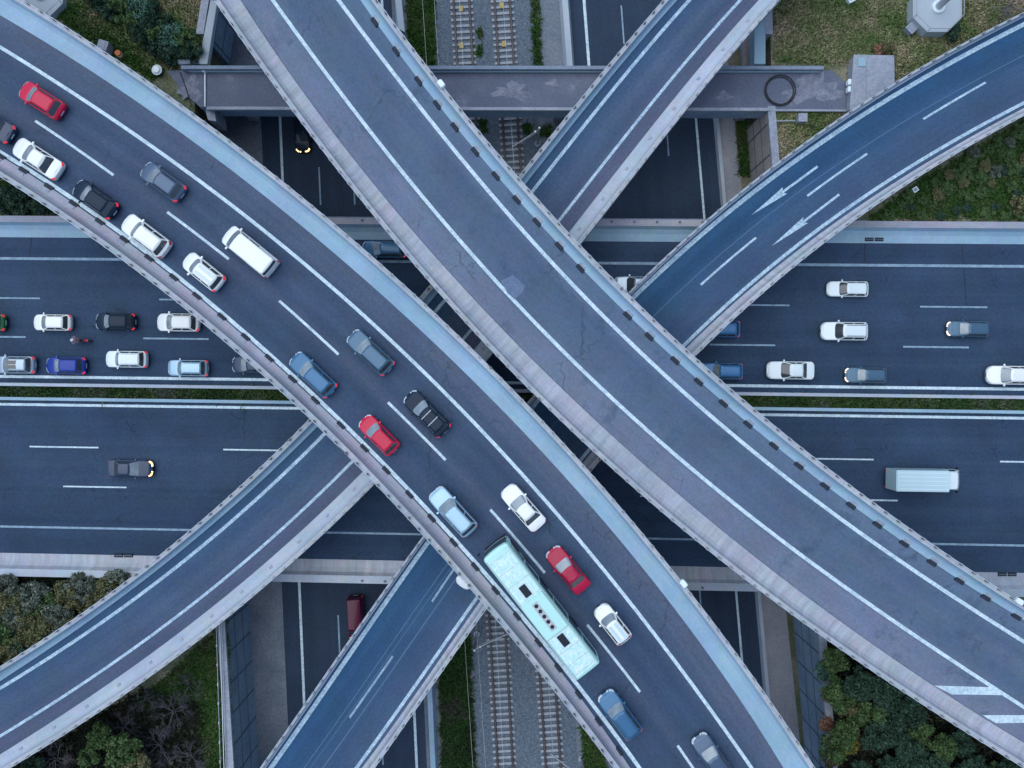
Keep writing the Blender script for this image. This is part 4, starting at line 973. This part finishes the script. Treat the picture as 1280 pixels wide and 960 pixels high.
# sunken road cars, driving down the photo
def carN(label, kind, color, x, y, **k):
    p = P(x, y, ZL + .8); return car(label, kind, color, (p[0], p[1], ZL + .005), -math.pi/2 + .05, group='vehicles on the sunken western road', head='head_on', **k)
carN('black car with two orange headlights on the sunken road by the service bridge', 'hatch', 'black', 377, 166, tail='tail_off', glass='glass')
carN('dark red van with an orange headlight on the sunken road near the bottom', 'van', 'plum', 445, 772, scale=.95, tail='tail_off', glass='glass')
# white vehicle on the slip road
p, h = on_deck(D_, 592, 712, True)
car('white car nose showing from below the jammed overpass on the slip road', 'hatch', 'white', p, h, tail='tail_off', group='vehicles on the slip road')

# bus
M['bus_panel'] = mat('bus roof panel', (.46,.74,.71), (.66,.82,.81), scale=2.6, detail=2, lo=.42, hi=.62, fine=.08, fine_scale=6, rough=.45)  # pale blotches stand for reflections, put into the panel colour
def bus():
    (fx, fy), (rx, ry) = (618, 689), (736, 841)
    zr = 3.05; f = Vector(P(fx, fy, ZT+zr)); r = Vector(P(rx, ry, ZT+zr)); d = f - r; L_ = d.length; W_ = 2.38
    c = (f + r)/2; c.z = ZT
    root = empty('bus', c, math.atan2(d.y, d.x), 'long mint green city bus with five round roof fans on the jammed overpass', 'bus')
    h = L_/2
    lv = [(.30,.04),(.42,0),(1.0,0),(2.75,.02),(2.95,.07),(3.02,.18)]
    bm = bmesh.new(); rings = []
    for z, ins in lv: rings.append([bm.verts.new((*outline(q, -h+ins, h-ins, W_/2-ins, .22, .12, .12, .03), z)) for q in QS])
    n = len(QS)
    for a, b in zip(rings, rings[1:]):
        for k in range(n): bm.faces.new((a[k], a[(k+1)%n], b[(k+1)%n], b[k]))
    bm.faces.new(rings[0][::-1]); bm.faces.new(rings[-1])
    bm_obj('body', bm, PAINT['mint'], root, smooth_angle=35)
    def S(q, v): x, y = outline(q, -h, h, W_/2, .22, .12, .12, .03); return (x, y, v)
    patch_mesh('windshield', S, -.6, 1.6, 1.05, 2.65, .015, M['glass'], root, 14)
    patch_mesh('rear_window', S, 3.9, 5.1, 1.6, 2.6, .015, M['glass'], root)
    for k in range(6):
        a = .03 + k*.16
        if k not in (2,): patch_mesh('side_window', S, 2+a, 2+a+.145, 1.25, 2.5, .012, M['glass'], root)
        patch_mesh('side_window', S, 7-a-.145, 7-a, 1.25, 2.5, .012, M['glass'], root)
    for a in (.02, .345, .68): patch_mesh('door', S, 7-a-.10, 7-a, .45, 1.2, .014, M['trim'], root)
    # roof equipment
    cx = -.35
    ac = box('air_conditioner', (cx, 0, 3.11), (3.3, W_-.35, .22), PAINT['mint'], root, bevel=.05)
    box('fan_panel', (cx, .02, 3.232), (2.55, .5, .03), M['galv'], ac, bevel=.01)
    for k in range(5): 
        bm = bmesh.new(); add_cyl(bm, (cx + (k-2)*.5, .02, 3.262), .155, .035, 18); bm_obj('roof_fan', bm, M['trim'], root, smooth_angle=40)
    for x in (2.05, -2.75):
        ht_ = box('roof_hatch', (x, .0, 3.05), (1.0, .58, .09), M['trim'], root, bevel=.03)
        box('hatch_frame', (x, .0, 3.028), (1.2, .8, .03), PAINT['pale'], ht_, bevel=.01)
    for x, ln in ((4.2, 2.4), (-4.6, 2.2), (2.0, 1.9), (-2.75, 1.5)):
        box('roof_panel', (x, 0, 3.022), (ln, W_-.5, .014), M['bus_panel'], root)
    box('roof_ridge', (3.2, .55, 3.04), (3.8, .05, .05), PAINT['white2'], root); box('roof_ridge', (3.2, -.55, 3.04), (3.8, .05, .05), PAINT['white2'], root)
    box('roof_ridge', (-4.2, .55, 3.04), (2.9, .05, .05), PAINT['white2'], root); box('roof_ridge', (-4.2, -.55, 3.04), (2.9, .05, .05), PAINT['white2'], root)
    for x in (5.3, 4.1, 2.9, 1.45, -2.1, -3.5, -4.6, -5.5): box('roof_seam', (x, 0, 3.031), (.035, W_-.45, .012), M['galv'], root)
    for sy in (1, -1): box('gutter', (-.1, sy*(W_/2-.14), 3.03), (2*h-.5, .05, .05), M['galv'], root)
    for sy in (1, -1):
        mr = box('mirror', (h+.42, sy*(W_/2+.08), 2.35), (.12, .24, .42), M['trim'], root, bevel=.03)
        tube('mirror_arm', [(h-.02, sy*(W_/2-.1), 2.75), (h+.3, sy*(W_/2+.02), 2.75), (h+.42, sy*(W_/2+.08), 2.5)], .03, M['trim'], mr)
        for x in (h-2.6, -h+3.0):
            cyl('wheel', (x, sy*(W_/2-.14), .48), .48, .3, M['black_rubber'], root, n=24, axis='y')
        patch_mesh('headlight', S, (.75 if sy > 0 else -.1), (1.1 if sy > 0 else .25), .7, .9, .014, M['head_off'], root)
        patch_mesh('taillight', S, (3.6 if sy > 0 else 4.85), (4.15 if sy > 0 else 5.4), .9, 1.15, .014, M['tail_off'], root)
    box('bumper', (h+.13, 0, .45), (.1, 1.9, .25), M['trim'], root, bevel=.03)
bus()
# white box truck
def truck():
    c = P(1158, 600, 1.8); root = empty('box_truck', (c[0], c[1], 0), -.014, 'white box truck on the eastbound lanes at the right', 'truck', 'vehicles on the eastbound highway')
    bm = bmesh.new(); add_box(bm, (-.85, 0, 1.75), (5.0, 2.0, 2.1)); bm_obj('cargo_box', bm, PAINT['pale'], root, bevel=.06)
    for k in range(5): box('roof_rib', (-.85, (k-2)*.38, 2.808), (4.7, .06, .02), PAINT['white2'], root)
    box('chassis', (.1, 0, .52), (6.3, 1.1, .3), M['trim'], root)
    bm = bmesh.new(); rings = []
    for z, xr, xf, w in ((.4, 1.75, 3.45, .95), (1.1, 1.75, 3.5, .98), (1.35, 1.75, 3.42, .97), (2.05, 1.8, 2.85, .86), (2.16, 1.9, 2.7, .78)):
        rings.append([bm.verts.new((*outline(q, xr, xf, w, .25, .08, .06, 0), z)) for q in QS])
    n = len(QS)
    for a, b in zip(rings, rings[1:]):
        for k in range(n): bm.faces.new((a[k], a[(k+1)%n], b[(k+1)%n], b[k]))
    bm.faces.new(rings[0][::-1]); bm.faces.new(rings[-1]); bm_obj('cab', bm, PAINT['white2'], root, smooth_angle=35)
    def S(q, v):
        x0, y0 = outline(q, 1.75, 3.42, .97, .25, .08, .06, 0); x1, y1 = outline(q, 1.8, 2.85, .86, .25, .08, .06, 0)
        return (x0+(x1-x0)*v, y0+(y1-y0)*v, 1.35+.7*v)
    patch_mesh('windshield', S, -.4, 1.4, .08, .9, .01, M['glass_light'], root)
    patch_mesh('side_window', S, 2.1, 2.7, .1, .85, .01, M['glass'], root); patch_mesh('side_window', S, 6.3, 6.9, .1, .85, .01, M['glass'], root)
    for sy in (1, -1):
        box('headlight', (3.45, sy*.68, .85), (.14, .34, .18), M['head_off'], root, bevel=.03)
        box('mirror', (2.95, sy*1.12, 1.7), (.12, .2, .3), M['trim'], root, bevel=.03)
        box('taillight', (-3.37, sy*.8, .75), (.05, .2, .18), M['tail_off'], root)
        for x in (2.5, -2.1): wheel(root, x, sy*.86)
truck()
# motorcycle with rider between the queue rows
p = P(98, 425.5, .8); mo = empty('motorcycle', (p[0], p[1], 0), math.pi - .012, 'dark motorcycle filtering between the two rows of queued cars', 'motorcycle')
for x in (.68, -.68):
    w = cyl('wheel', (x, 0, .31), .31, .14, M['black_rubber'], mo, n=20, axis='y'); cyl('rim', (x, 0, .31), .2, .15, M['rim'], w, n=14, axis='y')
bm = bmesh.new(); add_tube(bm, [(-.75,0,.75),(-.3,0,.7),(.1,0,.78),(.42,0,.86)], .14, 8, .16); bm_obj('frame', bm, PAINT['darkred'], mo, smooth_angle=50)
box('seat', (-.3, 0, .82), (.75, .28, .1), M['trim'], mo, bevel=.04); box('tank', (.22, 0, .9), (.45, .34, .2), PAINT['darkred'], mo, bevel=.07)
tube('handlebar', [(.38,.38,1.05),(.5,.15,1.02),(.5,-.15,1.02),(.38,-.38,1.05)], .022, M['galv'], mo); tube('fork', [(.5,0,1.0),(.68,0,.33)], .05, M['galv'], mo)
cyl('headlight', (.62,0,.9), .1, .1, M['head_off'], mo, n=12); box('taillight', (-.82,0,.75), (.06,.16,.08), M['tail_on'], mo); box('engine', (.05,0,.45), (.55,.35,.35), M['galv'], mo, bevel=.06)
def rider():
    root = empty('person', mo.location + Vector((0,0,0)), mo.rotation_euler.z, 'person in a mauve jacket and pale helmet riding the motorcycle', 'person')
    V = [(-.22,0,.95),(-.15,0,1.18),(-.05,0,1.40),(.0,0,1.50),(.04,0,1.58),   # pelvis chest neck
         (-.05,.19,1.40),(.14,.34,1.22),(.34,.36,1.08),(-.05,-.19,1.40),(.14,-.34,1.22),(.34,-.36,1.08),
         (-.16,.13,.92),(.22,.22,.80),(.0,.24,.42),(.12,.24,.36),(-.16,-.13,.92),(.22,-.22,.80),(.0,-.24,.42),(.12,-.24,.36)]
    E = [(0,1),(1,2),(2,3),(3,4),(2,5),(5,6),(6,7),(2,8),(8,9),(9,10),(0,11),(11,12),(12,13),(13,14),(0,15),(15,16),(16,17),(17,18)]
    R = [.16,.16,.17,.07,.07,.085,.06,.045,.085,.06,.045,.11,.08,.055,.045,.11,.08,.055,.045]
    me = bpy.data.meshes.new('body'); me.from_pydata(V, E, []); me.materials.append(M['jacket'])
    o = link(bpy.data.objects.new('body', me), root)
    md = o.modifiers.new('skin', 'SKIN'); md.use_smooth_shade = True
    if not me.skin_vertices: pass
    lay = me.skin_vertices[0].data if me.skin_vertices else None
    if lay:
        for k, r in enumerate(R): lay[k].radius = (r, r)
        lay[0].use_root = True
    o.modifiers.new('sub', 'SUBSURF').levels = 1
    bm = bmesh.new(); bmesh.ops.create_icosphere(bm, subdivisions=3, radius=.145, matrix=Matrix.Translation((.06,0,1.66)) @ Matrix.Scale(1.12, 4, (1,0,0)))
    hm = bm_obj('helmet', bm, M['plate'], root, smooth_angle=180)
    bm = bmesh.new(); bmesh.ops.create_icosphere(bm, subdivisions=2, radius=.10, matrix=Matrix.Translation((.13,0,1.64))); bm_obj('visor', bm, M['glass'], hm, smooth_angle=180)
    for sy in (1,-1):
        for k in range(4): tube('glove_finger', [(.32,sy*(.33+k*.022),1.08),(.39,sy*(.33+k*.022),1.075),(.41,sy*(.33+k*.022),1.045),(.385,sy*(.33+k*.022),1.02)], .011, M['trim'], root)
rider()

# ------------------------------------------------------------------ vegetation
def leafmat(name, a, b): return mat(name, a, b, scale=.9, rough=.75, island=.45, coords='Object', spec=.25)
LEAF = dict(dark=leafmat('dark leaves', (.022,.056,.042), (.050,.098,.060)), mid=leafmat('mid leaves', (0.052,0.104,0.036), (0.096,0.160,0.060)),
            yellow=leafmat('yellow leaves', (0.150,0.160,0.036), (0.240,0.210,0.060)), olive=leafmat('olive leaves', (0.100,0.116,0.052), (0.176,0.164,0.084)),
            teal=leafmat('teal leaves', (0.056,0.140,0.104), (0.100,0.200,0.150)), rust=leafmat('dry leaves', (0.220,0.120,0.090), (0.320,0.180,0.120)), grey=leafmat('grey leaves', (0.110,0.140,0.110), (0.170,0.200,0.160)))
BARK = mat('bark', (.06,.05,.045), (.10,.085,.075), scale=4, rough=.9); TWIG = mat('bare twigs', (.12,.105,.12), (.20,.175,.185), scale=4, rough=.9)
TWIGD = mat('dark twigs', (.065,.065,.085), (.11,.105,.125), scale=4, rough=.9)  # darker tone of the bare twig colour
def crown_mesh(name, rx, rz, clumps, per, leaf, m, zc):
    V = []; Fc = []; k = 0
    for c in range(clumps):
        th = rng.uniform(0, 2*np.pi); rad = rx*math.sqrt(rng.uniform(0, 1))*.82; zz = zc + rng.uniform(-.5, .75)*rz*math.sqrt(max(.05, 1-(rad/rx)**2))
        cr = rx*rng.uniform(.22, .42); cc = np.array([rad*math.cos(th), rad*math.sin(th), zz])
        for _ in range(per):
            d = rng.normal(size=3); d /= np.linalg.norm(d); d[2] = abs(d[2])*.9 - .15
            p = cc + d*cr*rng.uniform(.65, 1.05)*np.array([1,1,.75])
            n = d + rng.normal(size=3)*.55; n /= np.linalg.norm(n)
            a = np.cross(n, rng.normal(size=3)); a /= np.linalg.norm(a); b = np.cross(n, a); s = leaf*rng.uniform(.6, 1.3)
            V += [p - a*s, p - b*s*.55, p + a*s, p + b*s*.55]; Fc.append((k, k+1, k+2, k+3)); k += 4
    me = bpy.data.meshes.new(name); me.from_pydata([tuple(v) for v in V], [], Fc); me.materials.append(m); me.update(); return me
def trunk_mesh(name, h, r, m, n=5, spread=.9):
    bm = bmesh.new(); add_tube(bm, [(0,0,-.1),(.05,.03,h*.5),(0,.06,h)], r, 7, r*.45)
    for k in range(n):
        a = 2*math.pi*k/n + rng.uniform(-.3,.3); z0 = h*rng.uniform(.45,.85)
        add_tube(bm, [(0,0,z0),(spread*.5*math.cos(a), spread*.5*math.sin(a), z0+h*.22),(spread*math.cos(a), spread*math.sin(a), z0+h*.4)], r*.45, 5, r*.12)
    bmesh.ops.recalc_face_normals(bm, faces=bm.faces[:]); me = bpy.data.meshes.new(name); bm.to_mesh(me); bm.free(); me.materials.append(m); return me
PROTO = {}
def proto(col, kind):
    key = (col, kind)
    if key not in PROTO:
        rx, rz, cl, per, leaf, h = dict(tree=(1.6,1.3,34,90,.15,2.6), shrub=(1.0,.75,20,70,.11,.8), bush=(1.25,.9,28,80,.13,1.1))[kind]
        PROTO[key] = [(crown_mesh('crown', rx, rz, cl, per, leaf, LEAF[col], h), trunk_mesh('trunk', h, .12 if kind == 'tree' else .06, BARK)) for _ in range(2)]
    return PROTO[key]
def plant(x, y, col, kind, scale, label, group, z=-.1, zscale=1.0):
    cm, tm = random.choice(proto(col, kind))
    nm = {'tree': 'tree', 'shrub': 'shrub', 'bush': 'bush'}[kind]
    root = empty(nm, P(x, y, z), random.uniform(0, 6.28), label, nm, group); root.scale = (scale, scale*random.uniform(.9, 1.1), scale*zscale)
    link(bpy.data.objects.new('crown', cm), root); link(bpy.data.objects.new('trunk', tm), root)
# P() puts the base so the crown appears at (x, y): correct for the crown's height
def grow(x, y, col, kind, r_px, label, group, z=-.1, zs=1.0):
    base = dict(tree=1.6, shrub=1.0, bush=1.25)[kind]; hh = dict(tree=2.8, shrub=.9, bush=1.3)[kind]
    sc_ = r_px / 12.8 / base; ztop = z + hh*sc_*zs
    k = (CAM_Z - ztop)/(CAM_Z - z)
    plant(640 + (x-640)*k, 480 + (y-480)*k, col, kind, sc_, label, group, z, zs)
def bare(x, y, r_px, label, group, m=TWIG, depth=4, z=-.1, hscale=1.0):
    root = empty('bare_tree', P(x, y, z), 0, label, 'bare tree', group); R = r_px/12.8
    bm = bmesh.new(); add_tube(bm, [(0,0,-.1),(.02,0,R*.5*hscale)], R*.035, 6, R*.028); bm_obj('trunk', bm, m, root)
    bm = bmesh.new()
    def br(p, d, ln, r, n):
        q = p + d*ln*.5 + Vector(rng.normal(size=3))*ln*.06; e = q + (d + Vector(rng.normal(size=3))*.18).normalized()*ln*.5
        add_tube(bm, [p, q, e], r, 4, r*.55)
        if n == 0: return
        for k in range(4 if n > 1 else 3):
            nd = (d + Vector(rng.normal(size=3))*.55); nd.z = nd.z*.5 + .12; br(q.lerp(e, rng.uniform(0,1)), nd.normalized(), ln*rng.uniform(.5,.8), r*.55, n-1)
    for k in range(9):
        a = 2*math.pi*k/9 + rng.uniform(-.5,.5); br(Vector((0,0,R*rng.uniform(.2,.5)*hscale)), Vector((math.cos(a), math.sin(a), .55)).normalized(), R*.6, R*.015, depth-1)
    bm_obj('branches', bm, m, root)

def scatter(poly, n, seed, mind):
    r = random.Random(seed); xs = [p[0] for p in poly]; ys_ = [p[1] for p in poly]; out = []; tries = 0
    while len(out) < n and tries < 20000:
        tries += 1; x, y = r.uniform(min(xs), max(xs)), r.uniform(min(ys_), max(ys_)); ins = False
        for i in range(len(poly)):
            (x1, y1), (x2, y2) = poly[i], poly[i-1]
            if (y1 > y) != (y2 > y) and x < (x2-x1)*(y-y1)/(y2-y1) + x1: ins = not ins
        if ins and all((x-a)**2 + (y-b)**2 > mind*mind for a, b in out): out.append((x, y))
    return out
# lower right thicket
g = 'trees of the lower right thicket'
for x, y in scatter([(1038,815),(1070,830),(1290,985),(1290,1010),(1040,1010)], 32, 3, 21):
    grow(x, y, random.choice(['dark','dark','dark','mid']), 'tree', random.uniform(16, 23), 'dark green tree in the lower right thicket', g)
for x, y, c, r, lab in ((1062,878,'olive',20,'olive yellow tree near the upper end of the lower right thicket'), (1058,925,'yellow',19,'bright yellow green tree in the lower right thicket'), (1033,905,'rust',10,'rusty brown bush by the wall in the lower right thicket'),
        (1030,838,'teal',13,'pale teal bush at the wall end of the lower right thicket'), (1090,870,'rust',7,'small brown bush right of the olive yellow tree'), (1080,858,'olive',16,'second olive tree, upper right of the olive yellow one'), (1040,945,'olive',14,'olive bush at the bottom left of the lower right thicket'),
        (1035,868,'rust',8,'tiny brownish bush below the pale teal bush')):
    grow(x, y, c, 'bush', r, lab, g)
# left middle-lower thicket
g = 'bushes of the thicket at the left edge'
for x, y in scatter([(-20,735),(150,728),(140,745),(70,790),(20,815),(-20,840)], 26, 5, 14):
    grow(x, y, random.choice(['olive','olive','mid','grey']), 'bush', random.uniform(13, 20), 'olive green bush in the thicket at the left edge', g)
for x, y, c, r, lab in ((70,772,'yellow',12,'yellowish bush beside the ramp in the left edge thicket'), (22,808,'teal',16,'bluish green bush lowest in the left edge thicket'), (15,772,'grey',17,'grey green bush at the left border of the photo')):
    grow(x, y, c, 'bush', r, lab, g)
# lower left
g = 'green trees at the bottom left'
for x, y, c, r, lab in ((125,922,'mid',17,'dark green tree at the bottom left, leftmost of its clump'), (152,938,'mid',22,'largest green tree at the bottom left'), (168,955,'olive',19,'yellow green tree at the bottom edge on the left'), (110,945,'mid',14,'small green tree at the bottom edge, left of the largest one'), (40,958,'dark',15,'dark bush in the bottom left corner')):
    grow(x, y, c, 'tree', r, lab, g)
for x, y, r, m_, lab in ((75,945,24,TWIG,'pale bare tree in the bottom left corner'), (160,905,24,TWIGD,'dark bare tree behind the green trees at the bottom left'), (222,885,28,TWIGD,'bare tree in the middle of the lower left scrub'), (205,925,26,TWIGD,'bare tree right of the largest green tree at the bottom left'), (245,940,24,TWIGD,'bare tree beside the metal fence at the bottom'), (240,855,20,TWIGD,'bare tree below the bright grass patch, lower left'), (185,870,18,TWIGD,'small bare tree close to the ramp edge, lower left')):
    bare(x, y, r, lab, 'bare trees at the lower left', m_, 4)
bare(1255, 12, 34, 'bare twiggy tree at the upper right corner', 'bare trees', TWIG, 4)
# upper left hedge
g = 'shrubs of the hedge at the upper left'
for k, (x, y) in enumerate([(118,-8),(128,6),(140,14),(150,4),(158,18),(166,28),(172,10),(176,38),(186,26),(184,48),(196,40),(206,54),(214,44),(222,60),(232,52),(240,64),(200,62),(190,12),(205,28),(212,68)]):
    grow(x, y, random.choice(['mid','dark','dark','teal']), 'shrub', random.uniform(12, 17), 'green shrub in the diagonal hedge at the upper left', g)
for x, y, r in ((12,240,15),(30,250,12),(48,258,11),(5,256,14),(25,262,10),(62,264,7)): grow(x, y, 'dark', 'shrub', r, 'dark green shrub in the small triangle between overpass and highway at the left', 'shrubs in the left triangle')
# right bank
g = 'shrubs on the bank right of the slip road'
for x, y in scatter([(1100,264),(1180,214),(1290,152),(1290,272),(1105,272)], 46, 9, 11):
    grow(x, y, random.choice(['mid','dark','mid','mid','olive']), 'shrub', random.uniform(6, 10.5), 'low green shrub on the bank right of the slip road', g, zs=.6)
for x, y, c, r, lab in ((1217,190,'grey',9,'pale flowering shrub nearest the slip road on the right bank'), (1262,178,'grey',8,'pale flowering shrub highest on the right bank'), (1245,215,'grey',9,'pale flowering shrub in the middle of the right bank'), (1275,255,'olive',14,'straw coloured shrub at the right edge of the bank')):
    grow(x, y, c, 'shrub', r, lab, g)
for x, y, c, r, lab in ((1100,62,'rust',8,'reddish shrub behind the concrete hut'), (1110,58,'olive',10,'olive shrub behind the concrete hut'), (1192,40,'dark',12,'dark shrub below the octagonal tower base')): grow(x, y, c, 'shrub', r, lab, 'shrubs at the upper right')

# grass and ground cover
def grass(name, label, polys, n, m, z=-.12, s=(.05,.16), h=.22, zf=None):
    V = []; Fc = []; k = 0
    for poly in polys:
        for x, y in [(p) for p in scatter_fast(poly, n)]:
            q = P(x, y, z)
            for _ in range(5):
                a = rng.uniform(0, 6.28); w = rng.uniform(*s); hh = h*rng.uniform(.5, 1.3); ox, oy = rng.normal(size=2)*.12
                c, s_ = math.cos(a), math.sin(a); lx, ly = rng.normal(size=2)*hh*.7
                V += [(q[0]+ox-c*w*.5, q[1]+oy-s_*w*.5, z), (q[0]+ox+c*w*.5, q[1]+oy+s_*w*.5, z), (q[0]+ox+lx+c*w*.3, q[1]+oy+ly+s_*w*.3, z+hh), (q[0]+ox+lx-c*w*.3, q[1]+oy+ly-s_*w*.3, z+hh)]
                Fc.append((k, k+1, k+2, k+3)); k += 4
    return tag(mesh_obj(name, V, Fc, m), kind='stuff', label=label, cat='grass')
def scatter_fast(poly, n):
    xs = [p[0] for p in poly]; ys_ = [p[1] for p in poly]
    area = 0
    for i in range(len(poly)): area += poly[i-1][0]*poly[i][1] - poly[i][0]*poly[i-1][1]
    N = int(abs(area)/2*n); pts = []
    while len(pts) < N:
        x, y = rng.uniform(min(xs), max(xs)), rng.uniform(min(ys_), max(ys_)); ins = False
        for i in range(len(poly)):
            (x1, y1), (x2, y2) = poly[i], poly[i-1]
            if (y1 > y) != (y2 > y) and x < (x2-x1)*(y-y1)/(y2-y1) + x1: ins = not ins
        if ins: pts.append((x, y))
    return pts
def grassmat(nm, a, b, c): return mat(nm, a, b, scale=.28, c3=c, rough=.9, island=.4, coords='World', spec=.2)
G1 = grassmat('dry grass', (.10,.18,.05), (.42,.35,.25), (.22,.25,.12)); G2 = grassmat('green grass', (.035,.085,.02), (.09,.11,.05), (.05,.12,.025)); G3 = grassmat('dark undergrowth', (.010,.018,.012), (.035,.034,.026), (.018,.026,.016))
G4 = grassmat('median plants', (.03,.07,.025), (.10,.115,.09), (.05,.095,.03))
grass('grass', 'dry and green grass in the upper left between hedge and overpass', [[(85,0),(265,0),(250,78),(195,90)]], .28, G1)
grass('grass', 'green grass verge beside the jammed overpass at the upper left', [[(62,12),(110,0),(205,88),(190,100),(110,52)]], .3, G2)
grass('grass', 'patchy dry grass around the concrete hut at the upper right', [[(968,0),(1280,0),(1280,20),(1130,95),(1060,135),(1060,80),(968,78)], [(966,142),(1058,140),(970,212)]], .22, G1)
grass('grass', 'bright green grass patch in the lower left', [[(170,880),(285,775),(291,965),(255,965),(250,880)]], .3, G2)
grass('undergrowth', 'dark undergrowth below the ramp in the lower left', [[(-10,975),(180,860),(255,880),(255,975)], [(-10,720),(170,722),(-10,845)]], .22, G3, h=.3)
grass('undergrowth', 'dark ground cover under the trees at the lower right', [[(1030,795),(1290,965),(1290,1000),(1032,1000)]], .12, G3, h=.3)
grass('grass', 'green ground cover on the bank right of the slip road', [[(1085,274),(1150,225),(1290,145),(1290,274)], [(0,215),(75,268),(0,268)]], .25, G2)
grass('grass', 'narrow planted strip in the centre of the highway', [[(-60,hy(-60,491)),(1340,hy(1340,491)),(1340,hy(1340,504)),(-60,hy(-60,504))]], .45, G4, z=.05, h=.32)
grass('grass', 'weeds along the railway cutting', [[(508,-20),(541,-20),(545,85),(513,85)], [(727,870),(745,900),(760,970),(729,970)], [(664,-10),(672,-10),(677,85),(669,85)], [(920,140),(931,140),(936,220),(924,220)], [(560,800),(585,770),(590,830),(555,850)]], .35, G2, z=ZL, h=.3)
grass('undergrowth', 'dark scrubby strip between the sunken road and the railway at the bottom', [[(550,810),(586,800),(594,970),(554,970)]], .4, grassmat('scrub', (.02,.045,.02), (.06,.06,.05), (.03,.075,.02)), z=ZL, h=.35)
grass('weeds', 'sparse weeds in the ballast of the railway', [[(596,38),(601,36),(603,46),(598,48)], [(598,58),(602,60),(602,70),(597,70)], [(600,150),(606,150),(608,165),(603,165)], [(655,155),(663,155),(663,168),(655,168)], [(676,160),(688,158),(688,170),(676,170)]], .5, G2, z=ZL+.02, h=.25)

# ------------------------------------------------------------------ light, world, camera
w = bpy.data.worlds.new('World'); sc.world = w; w.use_nodes = True
nt = w.node_tree; bg = nt.nodes['Background']; sky = nt.nodes.new('ShaderNodeTexSky'); sky.sky_type = 'NISHITA'; sky.sun_disc = False
EL, ROT = math.radians(70), math.radians(300)
sky.sun_elevation = EL; sky.sun_rotation = ROT; sky.air_density = 1.0; sky.dust_density = .6; sky.ozone_density = 1.5; sky.altitude = 100
nt.links.new(sky.outputs[0], bg.inputs[0]); bg.inputs[1].default_value = .15
sl = bpy.data.lights.new('sun', 'SUN'); sl.energy = 2.4; sl.angle = math.radians(75); sl.color = (.96, 1.0, 1.0)
so_ = bpy.data.objects.new('sun', sl); link(so_)
d = Vector((math.sin(ROT)*math.cos(EL), math.cos(ROT)*math.cos(EL), math.sin(EL)))   # towards the sun
so_.rotation_euler = d.to_track_quat('Z', 'Y').to_euler(); so_.location = (0, 0, 60)
cam = bpy.data.cameras.new('camera'); co = bpy.data.objects.new('camera', cam); link(co)
co.location = (0, 0, CAM_Z); co.rotation_euler = (0, 0, 0); cam.sensor_width = 36; cam.lens = F/1280*36; cam.clip_end = 2000
sc.camera = co
sc.view_settings.view_transform = 'Standard'; sc.view_settings.look = 'None'; sc.view_settings.exposure = 0
sc.render.resolution_x = 1024; sc.render.resolution_y = 768
